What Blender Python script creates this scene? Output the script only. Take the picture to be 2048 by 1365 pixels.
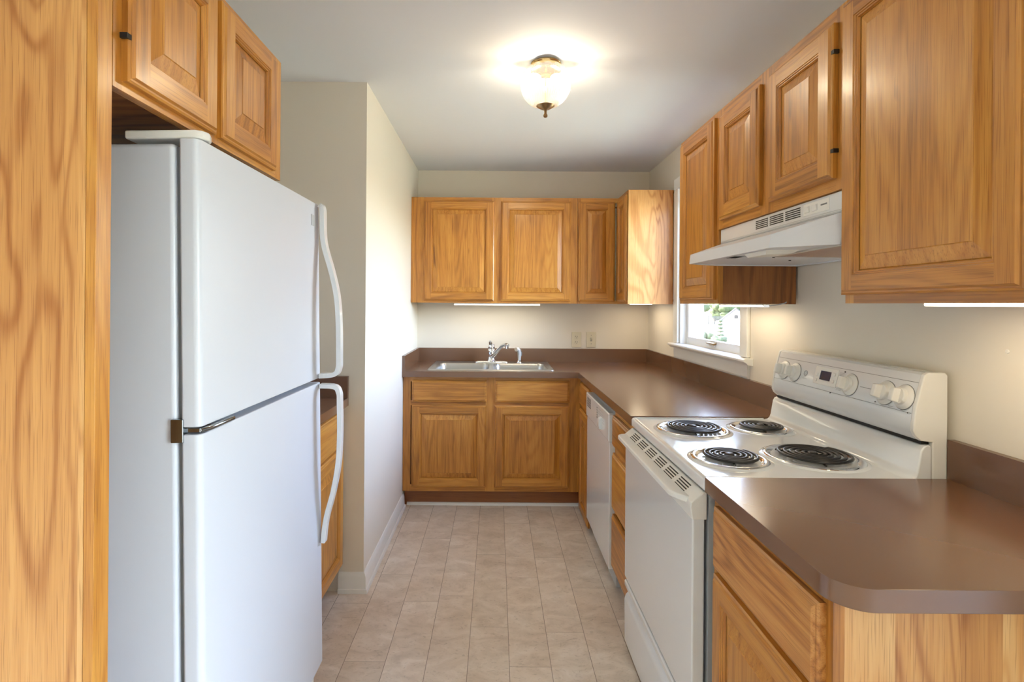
import bpy, bmesh, math, random
from mathutils import Vector, Matrix

for o in list(bpy.data.objects):
    bpy.data.objects.remove(o, do_unlink=True)
S = bpy.context.scene
COL = S.collection
RND = random.Random(7)

# ------------------------------------------------------------------ camera, world, sun, exposure
EYE = 1.3635
cam_data = bpy.data.cameras.new('camera')
cam_data.sensor_width = 36.0
cam_data.lens = 1035.0 / 2048 * 36.0
cam_data.shift_x = (1024 - 992.48) / 2048
cam_data.shift_y = -(682.5 - 609.0) / 2048
cam_data.clip_start = 0.02
cam_data.clip_end = 500
cam = bpy.data.objects.new('camera', cam_data)
COL.objects.link(cam)
cam.matrix_world = Matrix.Translation((0, 0, EYE)) @ Matrix.Rotation(math.pi / 2, 4, 'X') @ Matrix.Rotation(0.0071, 4, 'Z')
S.camera = cam

S.view_settings.view_transform = 'Standard'
S.view_settings.look = 'None'
S.view_settings.gamma = 1.0
S.view_settings.use_curve_mapping = False
S.view_settings.exposure = 0.5
S.cycles.use_denoising = True
S.cycles.max_bounces = 10
S.cycles.diffuse_bounces = 6
S.cycles.transparent_max_bounces = 12
S.cycles.caustics_reflective = False
S.cycles.caustics_refractive = False
S.cycles.sample_clamp_indirect = 4.0
S.cycles.use_adaptive_sampling = False

SKY_STRENGTH = 8.0
W = bpy.data.worlds.new('sky')
S.world = W
W.use_nodes = True
wn = W.node_tree
wn.nodes.clear()
sky = wn.nodes.new('ShaderNodeTexSky')
sky.sky_type = 'NISHITA'
sky.sun_disc = False
sky.sun_elevation = math.radians(48)
sky.sun_rotation = math.radians(-70)
sky.air_density = 1.0
sky.dust_density = 2.5
bg = wn.nodes.new('ShaderNodeBackground')
bg.inputs['Strength'].default_value = SKY_STRENGTH
wo = wn.nodes.new('ShaderNodeOutputWorld')
haze = wn.nodes.new('ShaderNodeMix')
haze.data_type = 'RGBA'
haze.blend_type = 'MULTIPLY'
haze.inputs[0].default_value = 1.0
haze.inputs[7].default_value = (1.0, 0.908, 0.868, 1)
wn.links.new(sky.outputs[0], haze.inputs[6])
wn.links.new(haze.outputs[2], bg.inputs['Color'])
wn.links.new(bg.outputs[0], wo.inputs['Surface'])

sd = bpy.data.lights.new('sun', 'SUN')
sd.energy = 5.0
sd.angle = math.radians(1.0)
sd.color = (1.0, 0.95, 0.88)
sun = bpy.data.objects.new('sun', sd)
COL.objects.link(sun)
sun.location = (-20, 10, 30)
sun.rotation_euler = Vector((0.80, -0.35, -0.95)).to_track_quat('-Z', 'Y').to_euler()

LAMP_W = 3.6
STRIP_W = 0.7


def portal(name, loc, rot, sx, sy):
    ld = bpy.data.lights.new(name, 'AREA')
    ld.shape = 'RECTANGLE'
    ld.size, ld.size_y = sx, sy
    ld.cycles.is_portal = True
    lo = bpy.data.objects.new(name, ld)
    COL.objects.link(lo)
    lo.location = loc
    lo.rotation_euler = rot


# ------------------------------------------------------------------ room measures (metres, camera stands at x=y=0)
XL, XR, YW, HC = -0.618, 1.194, 4.0586, 2.410
YP = 2.4465            # end wall of the left run
XA = -1.335            # wall behind the refrigerator
YR = -2.9              # wall behind the camera
ZC = 0.918             # worktop height
FB = 3.449             # face frame of the back base cabinets
FR = 0.567             # face frame of the right base cabinets
FU = 0.876             # face frame of the right wall cabinets
UZ0, UZ1 = 1.372, 2.134

# ------------------------------------------------------------------ materials


def new_mat(name):
    m = bpy.data.materials.new(name)
    m.use_nodes = True
    nt = m.node_tree
    nt.nodes.clear()
    out = nt.nodes.new('ShaderNodeOutputMaterial')
    bs = nt.nodes.new('ShaderNodeBsdfPrincipled')
    nt.links.new(bs.outputs[0], out.inputs['Surface'])
    return m, nt, bs


def N(nt, kind, **kw):
    n = nt.nodes.new(kind)
    for k, v in kw.items():
        if k in n.inputs:
            n.inputs[k].default_value = v
        else:
            setattr(n, k, v)
    return n


def mth(nt, op, a, b=None, c=None):
    n = nt.nodes.new('ShaderNodeMath')
    n.operation = op
    for i, x in enumerate((a, b, c)):
        if x is None:
            continue
        if isinstance(x, (int, float)):
            n.inputs[i].default_value = x
        else:
            nt.links.new(x, n.inputs[i])
    return n.outputs[0]


def srgb(r, g, b):
    f = lambda c: (c / 255 / 12.92) if c / 255 <= 0.04045 else ((c / 255 + 0.055) / 1.055) ** 2.4
    return (f(r), f(g), f(b), 1)


def ramp(nt, fac, stops):
    r = nt.nodes.new('ShaderNodeValToRGB')
    e = r.color_ramp.elements
    while len(e) > 2:
        e.remove(e[-1])
    for i, (p, c) in enumerate(stops):
        if i < 2:
            e[i].position = p
            e[i].color = c
        else:
            k = e.new(p)
            k.color = c
    nt.links.new(fac, r.inputs[0])
    return r.outputs[0]


def scaled(nt, vec, s):
    m = nt.nodes.new('ShaderNodeVectorMath')
    m.operation = 'MULTIPLY'
    nt.links.new(vec, m.inputs[0])
    m.inputs[1].default_value = s
    return m.outputs[0]


def noise(nt, vec, scale=1.0, detail=2.0, rough=0.5, dist=0.0):
    n = nt.nodes.new('ShaderNodeTexNoise')
    n.inputs['Scale'].default_value = scale
    n.inputs['Detail'].default_value = detail
    n.inputs['Roughness'].default_value = rough
    n.inputs['Distortion'].default_value = dist
    nt.links.new(vec, n.inputs['Vector'])
    return n.outputs['Fac']


def bump(nt, bs, h, strength, dist):
    b = nt.nodes.new('ShaderNodeBump')
    b.inputs['Strength'].default_value = strength
    b.inputs['Distance'].default_value = dist
    nt.links.new(h, b.inputs['Height'])
    nt.links.new(b.outputs[0], bs.inputs['Normal'])


def mixc(nt, a, b, fac, mode='MIX'):
    m = nt.nodes.new('ShaderNodeMix')
    m.data_type = 'RGBA'
    m.blend_type = mode
    for sock, x in ((m.inputs[0], fac), (m.inputs[6], a), (m.inputs[7], b)):
        if isinstance(x, (int, float)):
            sock.default_value = x
        elif isinstance(x, tuple):
            sock.default_value = x
        else:
            nt.links.new(x, sock)
    return m.outputs[2]


def wood(name, dark, mid, light, rings=9.0, ring_w=0.35, streak_w=0.35, tone_w=0.5, tint=0.22, rough=0.36, low_s=(7.0, 7.0, 0.75), dist=0.35, power=1.7, knot=(0.205, 0.27)):
    m, nt, bs = new_mat(name)
    a = N(nt, 'ShaderNodeAttribute', attribute_name='grain')
    b = N(nt, 'ShaderNodeAttribute', attribute_name='board')
    v = a.outputs['Vector']
    low = noise(nt, scaled(nt, v, low_s), 1.0, 1.5, 0.45, dist)
    ring = mth(nt, 'SINE', mth(nt, 'MULTIPLY', low, rings * 6.283))
    ring = mth(nt, 'MULTIPLY_ADD', ring, 0.5, 0.5)
    ring = mth(nt, 'POWER', ring, power)
    st = noise(nt, scaled(nt, v, (95.0, 95.0, 2.2)), 1.0, 4.0, 0.6, 0.2)
    tone = noise(nt, scaled(nt, v, (3.5, 3.5, 0.5)), 1.0, 1.0)
    f = mth(nt, 'MULTIPLY_ADD', ring, -ring_w, 0.5 + ring_w * 0.4)
    f = mth(nt, 'ADD', f, mth(nt, 'MULTIPLY', mth(nt, 'SUBTRACT', st, 0.5), streak_w * 2))
    f = mth(nt, 'ADD', f, mth(nt, 'MULTIPLY', mth(nt, 'SUBTRACT', tone, 0.5), tone_w * 2))
    f = mth(nt, 'ADD', f, mth(nt, 'MULTIPLY', mth(nt, 'SUBTRACT', b.outputs['Fac'], 0.5), tint * 2))
    c = ramp(nt, f, [(0.08, dark), (0.95, light), (0.5, mid)])
    po = noise(nt, scaled(nt, v, (520.0, 520.0, 11.0)), 1.0, 1.0)
    po = ramp(nt, po, [(0.30, (0.62, 0.52, 0.42, 1)), (0.43, (1, 1, 1, 1))])
    c = mixc(nt, c, po, 0.75, 'MULTIPLY')
    kn = noise(nt, scaled(nt, v, (16.0, 16.0, 2.4)), 1.0, 2.0, 0.5, 0.5)
    kn = ramp(nt, kn, [(knot[0], (0.30, 0.18, 0.10, 1)), (knot[1], (1, 1, 1, 1))])
    c = mixc(nt, c, kn, 0.8, 'MULTIPLY')
    nt.links.new(c, bs.inputs['Base Color'])
    bs.inputs['Roughness'].default_value = rough
    bs.inputs['Coat Weight'].default_value = 0.25
    bs.inputs['Coat Roughness'].default_value = 0.2
    bump(nt, bs, st, 0.12, 0.0012)
    return m


def plain(name, col, rough=0.5, metal=0.0, coat=0.0, bumps=None, spec=0.5, var=0.0):
    m, nt, bs = new_mat(name)
    bs.inputs['Base Color'].default_value = col
    bs.inputs['Roughness'].default_value = rough
    bs.inputs['Metallic'].default_value = metal
    bs.inputs['Coat Weight'].default_value = coat
    bs.inputs['Coat Roughness'].default_value = 0.08
    bs.inputs['Specular IOR Level'].default_value = spec
    tc = N(nt, 'ShaderNodeTexCoord')
    if var:
        n = noise(nt, tc.outputs['Object'], 3.0, 3.0)
        lo = tuple(c * (1 - var) for c in col[:3]) + (1,)
        hi = tuple(min(1, c * (1 + var)) for c in col[:3]) + (1,)
        nt.links.new(ramp(nt, n, [(0.35, lo), (0.65, hi)]), bs.inputs['Base Color'])
    if bumps:
        sc, stn, dist = bumps
        bump(nt, bs, noise(nt, tc.outputs['Object'], sc, 3.0), stn, dist)
    return m


def emis(name, col, strength):
    m, nt, bs = new_mat(name)
    bs.inputs['Base Color'].default_value = (0.9, 0.9, 0.88, 1)
    bs.inputs['Emission Color'].default_value = col
    bs.inputs['Emission Strength'].default_value = strength
    m.cycles.emission_sampling = 'NONE'      # the lamps beside these lenses do the lighting
    return m


M = {}
M['oak'] = wood('oak_honey', srgb(122, 70, 18), srgb(184, 122, 47), srgb(212, 155, 70), rings=12.0, ring_w=0.17, streak_w=0.42, tone_w=0.2, tint=0.13)
M['hickory'] = wood('hickory_veneer', srgb(160, 98, 40), srgb(205, 150, 86), srgb(226, 184, 124), rings=11.0, ring_w=0.28, streak_w=0.3, tone_w=0.34, tint=0.16, rough=0.4, low_s=(5.0, 5.0, 0.95), dist=0.9, power=3.0)
M['knotty'] = wood('knotty_oak', srgb(118, 64, 20), srgb(182, 120, 56), srgb(210, 154, 86), rings=14.0, ring_w=0.34, streak_w=0.45, tone_w=0.2, tint=0.1, dist=0.7, knot=(0.31, 0.36))
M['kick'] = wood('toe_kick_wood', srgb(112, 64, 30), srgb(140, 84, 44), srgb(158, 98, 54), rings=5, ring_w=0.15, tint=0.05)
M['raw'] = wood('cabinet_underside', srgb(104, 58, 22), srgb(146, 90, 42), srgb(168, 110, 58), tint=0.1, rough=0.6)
M['paint'] = plain('cream_wall_paint', srgb(227, 220, 206), 0.62, bumps=(260, 0.08, 0.001), spec=0.35)
M['ceil'] = plain('ceiling_paint', srgb(238, 241, 245), 0.75, bumps=(200, 0.06, 0.001), spec=0.3)
M['trim'] = plain('white_trim_paint', srgb(236, 236, 232), 0.35)
M['white'] = plain('white_enamel', srgb(226, 229, 231), 0.16, coat=0.6)
M['fridge'] = plain('textured_white_steel', srgb(208, 213, 223), 0.34, bumps=(420, 0.10, 0.0008), spec=0.5)
M['paintsteel'] = plain('satin_white_steel', srgb(222, 224, 227), 0.42)
M['plastic'] = plain('white_plastic', srgb(232, 231, 226), 0.35)
M['almond'] = plain('almond_plastic', srgb(214, 206, 182), 0.35)
M['greyplastic'] = plain('grey_plastic', srgb(178, 182, 186), 0.4)
M['gasket'] = plain('grey_gasket', srgb(120, 126, 132), 0.5)
M['dark'] = plain('dark_gap', srgb(22, 21, 20), 0.6)
M['print'] = plain('grey_print', srgb(120, 122, 122), 0.5)
M['gunmetal'] = plain('dark_chrome', (0.34, 0.37, 0.40, 1), 0.12, 1.0)
M['chrome'] = plain('chrome', (0.82, 0.83, 0.85, 1), 0.08, 1.0)
M['steel'] = plain('brushed_steel', (0.48, 0.48, 0.47, 1), 0.3, 1.0)
M['brass'] = plain('brass', (0.78, 0.56, 0.26, 1), 0.16, 1.0)
M['bronze'] = plain('antique_brass', (0.36, 0.24, 0.12, 1), 0.3, 1.0)
M['coil'] = plain('black_burner_coil', srgb(30, 28, 28), 0.32)
M['screen'] = plain('blue_clock_screen', srgb(8, 34, 74), 0.18)
M['alum'] = plain('aluminium_filter', (0.7, 0.68, 0.64, 1), 0.35, 1.0)
M['lens'] = plain('frosted_lens', srgb(240, 238, 228), 0.3)
M['strip'] = emis('lit_strip_lens', (1.0, 0.88, 0.68, 1), 4.0)
M['bulb'] = emis('lit_bulb', (1.0, 0.84, 0.58, 1), 12.0)
M['siding'] = plain('white_siding', srgb(236, 236, 232), 0.6)
M['roofing'] = plain('grey_shingle', srgb(52, 52, 58), 0.8, var=0.2)
M['bark'] = plain('bark', srgb(96, 76, 58), 0.9, var=0.2)
M['chain'] = plain('dark_fence_metal', srgb(36, 42, 46), 0.6)


def laminate():
    m, nt, bs = new_mat('brown_laminate')
    tc = N(nt, 'ShaderNodeTexCoord')
    geo = N(nt, 'ShaderNodeNewGeometry')
    p = geo.outputs['Position']
    n1 = noise(nt, scaled(nt, p, (1.1, 1.7, 1.3)), 1.0, 0.0, 0.5)
    f = n1
    c = ramp(nt, f, [(0.25, srgb(103, 70, 47)), (0.75, srgb(116, 82, 58))])
    nt.links.new(c, bs.inputs['Base Color'])
    bs.inputs['Roughness'].default_value = 0.21
    bs.inputs['Specular IOR Level'].default_value = 0.85
    return m


M['laminate'] = laminate()


def vinyl():
    m, nt, bs = new_mat('stone_look_vinyl')
    geo = N(nt, 'ShaderNodeNewGeometry')
    p = geo.outputs['Position']
    sep = N(nt, 'ShaderNodeSeparateXYZ')
    nt.links.new(p, sep.inputs[0])
    w, L = 0.1572, 0.635
    u = mth(nt, 'DIVIDE', mth(nt, 'ADD', sep.outputs[0], 0.098 + w * 40), w)
    row = mth(nt, 'FLOOR', u)
    fu = mth(nt, 'FRACT', u)
    wnz = N(nt, 'ShaderNodeTexWhiteNoise', noise_dimensions='1D')
    nt.links.new(row, wnz.inputs['W'])
    vv = mth(nt, 'ADD', mth(nt, 'DIVIDE', mth(nt, 'ADD', sep.outputs[1], 20.0), L), mth(nt, 'MULTIPLY', wnz.outputs[0], 7.3))
    col = mth(nt, 'FLOOR', vv)
    fv = mth(nt, 'FRACT', vv)
    eu = mth(nt, 'MULTIPLY', mth(nt, 'MINIMUM', fu, mth(nt, 'SUBTRACT', 1.0, fu)), w)
    ev = mth(nt, 'MULTIPLY', mth(nt, 'MINIMUM', fv, mth(nt, 'SUBTRACT', 1.0, fv)), L)
    lu = mth(nt, 'LESS_THAN', eu, 0.0011)
    lv = mth(nt, 'LESS_THAN', ev, 0.0009)
    idv = N(nt, 'ShaderNodeCombineXYZ')
    nt.links.new(mth(nt, 'MULTIPLY', row, 3.7), idv.inputs[0])
    nt.links.new(mth(nt, 'MULTIPLY', col, 5.3), idv.inputs[1])
    add = N(nt, 'ShaderNodeVectorMath', operation='ADD')
    nt.links.new(p, add.inputs[0])
    nt.links.new(idv.outputs[0], add.inputs[1])
    q = add.outputs[0]
    n1 = noise(nt, scaled(nt, q, (9, 14, 9)), 1.0, 5.0, 0.62, 0.9)
    n2 = noise(nt, scaled(nt, q, (22, 46, 20)), 1.0, 5.0, 0.7, 2.6)
    n3 = noise(nt, scaled(nt, q, (3, 4, 3)), 1.0, 2.0)
    base = ramp(nt, n1, [(0.28, srgb(216, 203, 189)), (0.72, srgb(246, 237, 227)), (0.5, srgb(233, 221, 208))])
    vein = ramp(nt, n2, [(0.33, srgb(150, 136, 120)), (0.44, (1, 1, 1, 1))])
    c = mixc(nt, base, vein, 0.36, 'MULTIPLY')
    c = mixc(nt, c, ramp(nt, n3, [(0.3, srgb(226, 214, 202)), (0.7, srgb(255, 253, 251))]), 0.55, 'MULTIPLY')
    wid = N(nt, 'ShaderNodeTexWhiteNoise', noise_dimensions='3D')
    nt.links.new(idv.outputs[0], wid.inputs['Vector'])
    c = mixc(nt, c, ramp(nt, wid.outputs[0], [(0.0, (0.90, 0.89, 0.88, 1)), (1.0, (1, 1, 1, 1))]), 1.0, 'MULTIPLY')
    c = mixc(nt, c, srgb(120, 102, 86), mth(nt, 'MULTIPLY', lu, 0.85))
    c = mixc(nt, c, srgb(138, 120, 104), mth(nt, 'MULTIPLY', lv, 0.7))
    nt.links.new(c, bs.inputs['Base Color'])
    bs.inputs['Roughness'].default_value = 0.34
    h = mth(nt, 'SUBTRACT', mth(nt, 'MULTIPLY', n2, 0.4), mth(nt, 'MAXIMUM', lu, lv))
    bump(nt, bs, h, 0.18, 0.001)
    return m


M['vinyl'] = vinyl()


def pane_mat():
    m = bpy.data.materials.new('window_glass')
    m.use_nodes = True
    nt = m.node_tree
    nt.nodes.clear()
    out = nt.nodes.new('ShaderNodeOutputMaterial')
    fr = N(nt, 'ShaderNodeFresnel')
    fr.inputs[0].default_value = 1.45
    t = nt.nodes.new('ShaderNodeBsdfTransparent')
    g = N(nt, 'ShaderNodeBsdfGlossy')
    g.inputs['Roughness'].default_value = 0.01
    mx = nt.nodes.new('ShaderNodeMixShader')
    nt.links.new(mth(nt, 'MULTIPLY', fr.outputs[0], 0.6), mx.inputs[0])
    nt.links.new(t.outputs[0], mx.inputs[1])
    nt.links.new(g.outputs[0], mx.inputs[2])
    nt.links.new(mx.outputs[0], out.inputs['Surface'])
    return m


M['pane'] = pane_mat()


def globe_mat():
    m = bpy.data.materials.new('ribbed_clear_glass')
    m.use_nodes = True
    nt = m.node_tree
    nt.nodes.clear()
    out = nt.nodes.new('ShaderNodeOutputMaterial')
    t = nt.nodes.new('ShaderNodeBsdfTransparent')
    t.inputs[0].default_value = (0.97, 0.88, 0.70, 1)
    tr = nt.nodes.new('ShaderNodeBsdfTranslucent')
    tr.inputs[0].default_value = (1.0, 0.95, 0.85, 1)
    g = N(nt, 'ShaderNodeBsdfGlossy')
    g.inputs['Roughness'].default_value = 0.06
    m1 = nt.nodes.new('ShaderNodeMixShader')
    m1.inputs[0].default_value = 0.05
    m2 = nt.nodes.new('ShaderNodeMixShader')
    lw = N(nt, 'ShaderNodeLayerWeight')
    lw.inputs[0].default_value = 0.5
    nt.links.new(mth(nt, 'MULTIPLY', lw.outputs['Facing'], 0.75), m2.inputs[0])
    nt.links.new(t.outputs[0], m1.inputs[1])
    nt.links.new(tr.outputs[0], m1.inputs[2])
    nt.links.new(m1.outputs[0], m2.inputs[1])
    nt.links.new(g.outputs[0], m2.inputs[2])
    nt.links.new(m2.outputs[0], out.inputs['Surface'])
    return m


M['globe'] = globe_mat()


def leaf_mat(name, a, b):
    m, nt, bs = new_mat(name)
    tc = N(nt, 'ShaderNodeTexCoord')
    n = noise(nt, tc.outputs['Object'], 6.0, 4.0, 0.7)
    nt.links.new(ramp(nt, n, [(0.35, a), (0.65, b)]), bs.inputs['Base Color'])
    bs.inputs['Roughness'].default_value = 0.8
    return m


M['leaf'] = leaf_mat('tree_leaves', srgb(18, 34, 14), srgb(46, 66, 30))
M['shrub'] = leaf_mat('shrub_leaves', srgb(20, 36, 24), srgb(44, 64, 42))
M['lawn'] = leaf_mat('pale_lawn', srgb(140, 146, 112), srgb(186, 186, 160))

# ------------------------------------------------------------------ mesh building
AX = {'x': Vector((1, 0, 0)), 'y': Vector((0, 1, 0)), 'z': Vector((0, 0, 1))}


class MB:
    def __init__(s):
        s.v, s.f, s.m, s.g, s.b = [], [], [], [], []

    def grain(s, pts, G, seed, board):
        G = AX[G] if isinstance(G, str) else G
        A = AX['x'] if abs(G.x) < 0.9 else AX['y']
        B = G.cross(A)
        A = B.cross(G)
        for p in pts:
            s.g.append((p.dot(A) + seed[0], p.dot(B) + seed[1], p.dot(G) + seed[2]))
            s.b.append(board)

    def add(s, pts, faces, m=0, G='z', seed=None, board=None):
        pts = [Vector(p) for p in pts]
        if seed is None:
            seed = (RND.uniform(-40, 40), RND.uniform(-40, 40), RND.uniform(-40, 40))
        if board is None:
            board = RND.random()
        k = len(s.v)
        s.v += pts
        s.grain(pts, G, seed, board)
        for f in faces:
            s.f.append(tuple(i + k for i in f))
            s.m.append(m)

    def poly(s, pts, m=0, **k):
        s.add(pts, [tuple(range(len(pts)))], m, **k)

    def box(s, x0, x1, y0, y1, z0, z1, m=0, **k):
        x0, x1 = sorted((x0, x1))
        y0, y1 = sorted((y0, y1))
        z0, z1 = sorted((z0, z1))
        P = [(x, y, z) for z in (z0, z1) for y in (y0, y1) for x in (x0, x1)]
        s.add(P, [(0, 2, 3, 1), (4, 5, 7, 6), (0, 1, 5, 4), (2, 6, 7, 3), (0, 4, 6, 2), (1, 3, 7, 5)], m, **k)
        return s

    def prism(s, prof, axis, a, b, m=0, **k):
        """closed 2-D outline pushed along an axis; the outline is (u, v) = the two other axes in x<y<z order"""
        def P(u, v, w):
            return {'x': (w, u, v), 'y': (u, w, v), 'z': (u, v, w)}[axis]
        n = len(prof)
        pts = [P(u, v, a) for u, v in prof] + [P(u, v, b) for u, v in prof]
        fs = [(i, (i + 1) % n, n + (i + 1) % n, n + i) for i in range(n)]
        fs += [tuple(range(n - 1, -1, -1)), tuple(range(n, 2 * n))]
        s.add(pts, fs, m, **k)
        return s

    def tube(s, path, r, n=10, m=0, cap=True, flat=None):
        path = [Vector(p) for p in path]
        K = len(path)
        rs = r if isinstance(r, (list, tuple)) else [r] * K
        pts = []
        t0 = (path[1] - path[0]).normalized()
        up = Vector((0, 0, 1)) if abs(t0.z) < 0.9 else Vector((1, 0, 0))
        nx = t0.cross(up).normalized()
        for i in range(K):
            t = (path[min(i + 1, K - 1)] - path[max(i - 1, 0)]).normalized()
            nx = (nx - t * nx.dot(t)).normalized()
            ny = t.cross(nx)
            for j in range(n):
                a = 2 * math.pi * j / n
                pts.append(path[i] + nx * (math.cos(a) * rs[i]) + ny * (math.sin(a) * rs[i] * (flat or 1)))
        fs = [(i * n + j, i * n + (j + 1) % n, (i + 1) * n + (j + 1) % n, (i + 1) * n + j) for i in range(K - 1) for j in range(n)]
        if cap:
            fs += [tuple(range(n - 1, -1, -1)), tuple((K - 1) * n + j for j in range(n))]
        s.add(pts, fs, m)
        return s

    def lathe(s, o, prof, n=32, m=0, ax=(0, 0, 1), rad=None):
        """profile (r, h) turned about an axis through o; rad(angle, r, h) may change the radius"""
        o = Vector(o)
        ax = Vector(ax).normalized()
        t = Vector((1, 0, 0)) if abs(ax.x) < 0.9 else Vector((0, 1, 0))
        b = ax.cross(t).normalized()
        a = b.cross(ax)
        pts, fs = [], []
        for r, h in prof:
            for j in range(n):
                q = 2 * math.pi * j / n
                rr = rad(q, r, h) if rad else r
                if isinstance(rr, tuple):
                    rr, hh = rr
                else:
                    hh = h
                pts.append(o + a * (rr * math.cos(q)) + b * (rr * math.sin(q)) + ax * hh)
        for i in range(len(prof) - 1):
            for j in range(n):
                fs.append((i * n + j, i * n + (j + 1) % n, (i + 1) * n + (j + 1) % n, (i + 1) * n + j))
        if prof[0][0] > 1e-5 and prof[0][0] < 0 or False:
            pass
        s.add(pts, fs, m)
        return s

    def ball(s, c, rx, ry, rz, n=12, m=0):
        prof = [(math.sin(math.pi * i / n), -math.cos(math.pi * i / n)) for i in range(n + 1)]
        k = len(s.v)
        s.lathe((0, 0, 0), [(max(r, 1e-4), h) for r, h in prof], n * 2, m)
        for i in range(k, len(s.v)):
            p = s.v[i]
            s.v[i] = Vector((c[0] + p.x * rx, c[1] + p.y * ry, c[2] + p.z * rz))
        return s


def offset_of(o):
    r = Vector((0, 0, 0))
    while o is not None:
        r += o.location
        o = o.parent
    return r


def put(name, mb, mats, parent=None, bev=None, smooth=True, angle=32, loc=None, normals=True):
    """links a mesh built in room coordinates as one object"""
    base = offset_of(parent) if parent else Vector((0, 0, 0))
    me = bpy.data.meshes.new(name)
    own = Vector(loc) if (loc is not None and parent is None) else Vector((0, 0, 0))
    me.from_pydata([tuple(p - base - own) for p in mb.v], [], mb.f)
    mats = mats if isinstance(mats, (list, tuple)) else [mats]
    for m in mats:
        me.materials.append(M[m])
    me.polygons.foreach_set('material_index', mb.m)
    at = me.attributes.new('grain', 'FLOAT_VECTOR', 'POINT')
    at.data.foreach_set('vector', [c for g in mb.g for c in g])
    at = me.attributes.new('board', 'FLOAT', 'POINT')
    at.data.foreach_set('value', mb.b)
    if normals:
        bm = bmesh.new()
        bm.from_mesh(me)
        bmesh.ops.recalc_face_normals(bm, faces=bm.faces)
        bm.to_mesh(me)
        bm.free()
    if smooth:
        me.polygons.foreach_set('use_smooth', [True] * len(me.polygons))
        me.set_sharp_from_angle(angle=math.radians(angle))
    me.update()
    o = bpy.data.objects.new(name, me)
    COL.objects.link(o)
    if parent:
        o.parent = parent
    elif loc is not None:
        o.location = loc
    if bev:
        md = o.modifiers.new('edge', 'BEVEL')
        md.width = bev[0]
        md.segments = bev[1]
        md.limit_method = 'ANGLE'
        md.angle_limit = math.radians(40)
        md.harden_normals = True
    return o


def tag(o, label, cat, group=None):
    o['label'] = label
    o['category'] = cat
    if group:
        o['group'] = group
    return o


def thing(name, label, cat, loc, group=None):
    o = bpy.data.objects.new(name, None)
    o.empty_display_size = 0.1
    COL.objects.link(o)
    o.location = loc
    return tag(o, label, cat, group)


def struct(name, mb, mats, parent=None, **k):
    o = put(name, mb, mats, parent, **k)
    if parent is None:
        o['kind'] = 'structure'
    return o


def copy_tree(o, parent=None):
    c = o.copy()
    COL.objects.link(c)
    c.parent = parent
    for ch in list(o.children):
        copy_tree(ch, c)
    return c


class Face:
    """a cabinet front: origin, u to the viewer's right hand, v up, n towards the viewer"""

    def __init__(s, o, u, n):
        s.o, s.u, s.n, s.v = Vector(o), Vector(u), Vector(n), Vector((0, 0, 1))

    def p(s, u, v, n=0.0):
        return s.o + s.u * u + s.v * v + s.n * n

    def box(s, mb, u0, u1, v0, v1, n0, n1, m=0, G='v'):
        P = [s.p(u, v, n) for n in (n0, n1) for v in (v0, v1) for u in (u0, u1)]
        mb.add(P, [(0, 2, 3, 1), (4, 5, 7, 6), (0, 1, 5, 4), (2, 6, 7, 3), (0, 4, 6, 2), (1, 3, 7, 5)], m, G=s.v if G == 'v' else s.u)


def face_frame(F, w, v0, v1, stiles, rails, parent, name='face_frame', mat='oak', t=0.019):
    """stiles run full height; rails are (u0, u1, v0, v1)"""
    mb = MB()
    for a, b in stiles:
        F.box(mb, a, b, v0, v1, -t, 0, G='v')
    for a, b, c, d in rails:
        F.box(mb, a, b, c, d, -t, 0, G='u')
    return put(name, mb, mat, parent, smooth=False)


def loop(F, u0, u1, v0, v1, i, h):
    return [F.p(u0 + i, v0 + i, h), F.p(u1 - i, v0 + i, h), F.p(u1 - i, v1 - i, h), F.p(u0 + i, v1 - i, h)]


def ring_faces(mb, F, u0, u1, v0, v1, prof, seeds, gr):
    for (i0, h0), (i1, h1) in zip(prof[:-1], prof[1:]):
        A, B = loop(F, u0, u1, v0, v1, i0, h0), loop(F, u0, u1, v0, v1, i1, h1)
        for k in range(4):
            j = (k + 1) % 4
            sd, bd = seeds[k]
            mb.poly([A[k], A[j], B[j], B[k]], G=gr[k], seed=sd, board=bd)


def seed():
    return ((RND.uniform(-40, 40), RND.uniform(-40, 40), RND.uniform(-40, 40)), RND.random())


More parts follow.
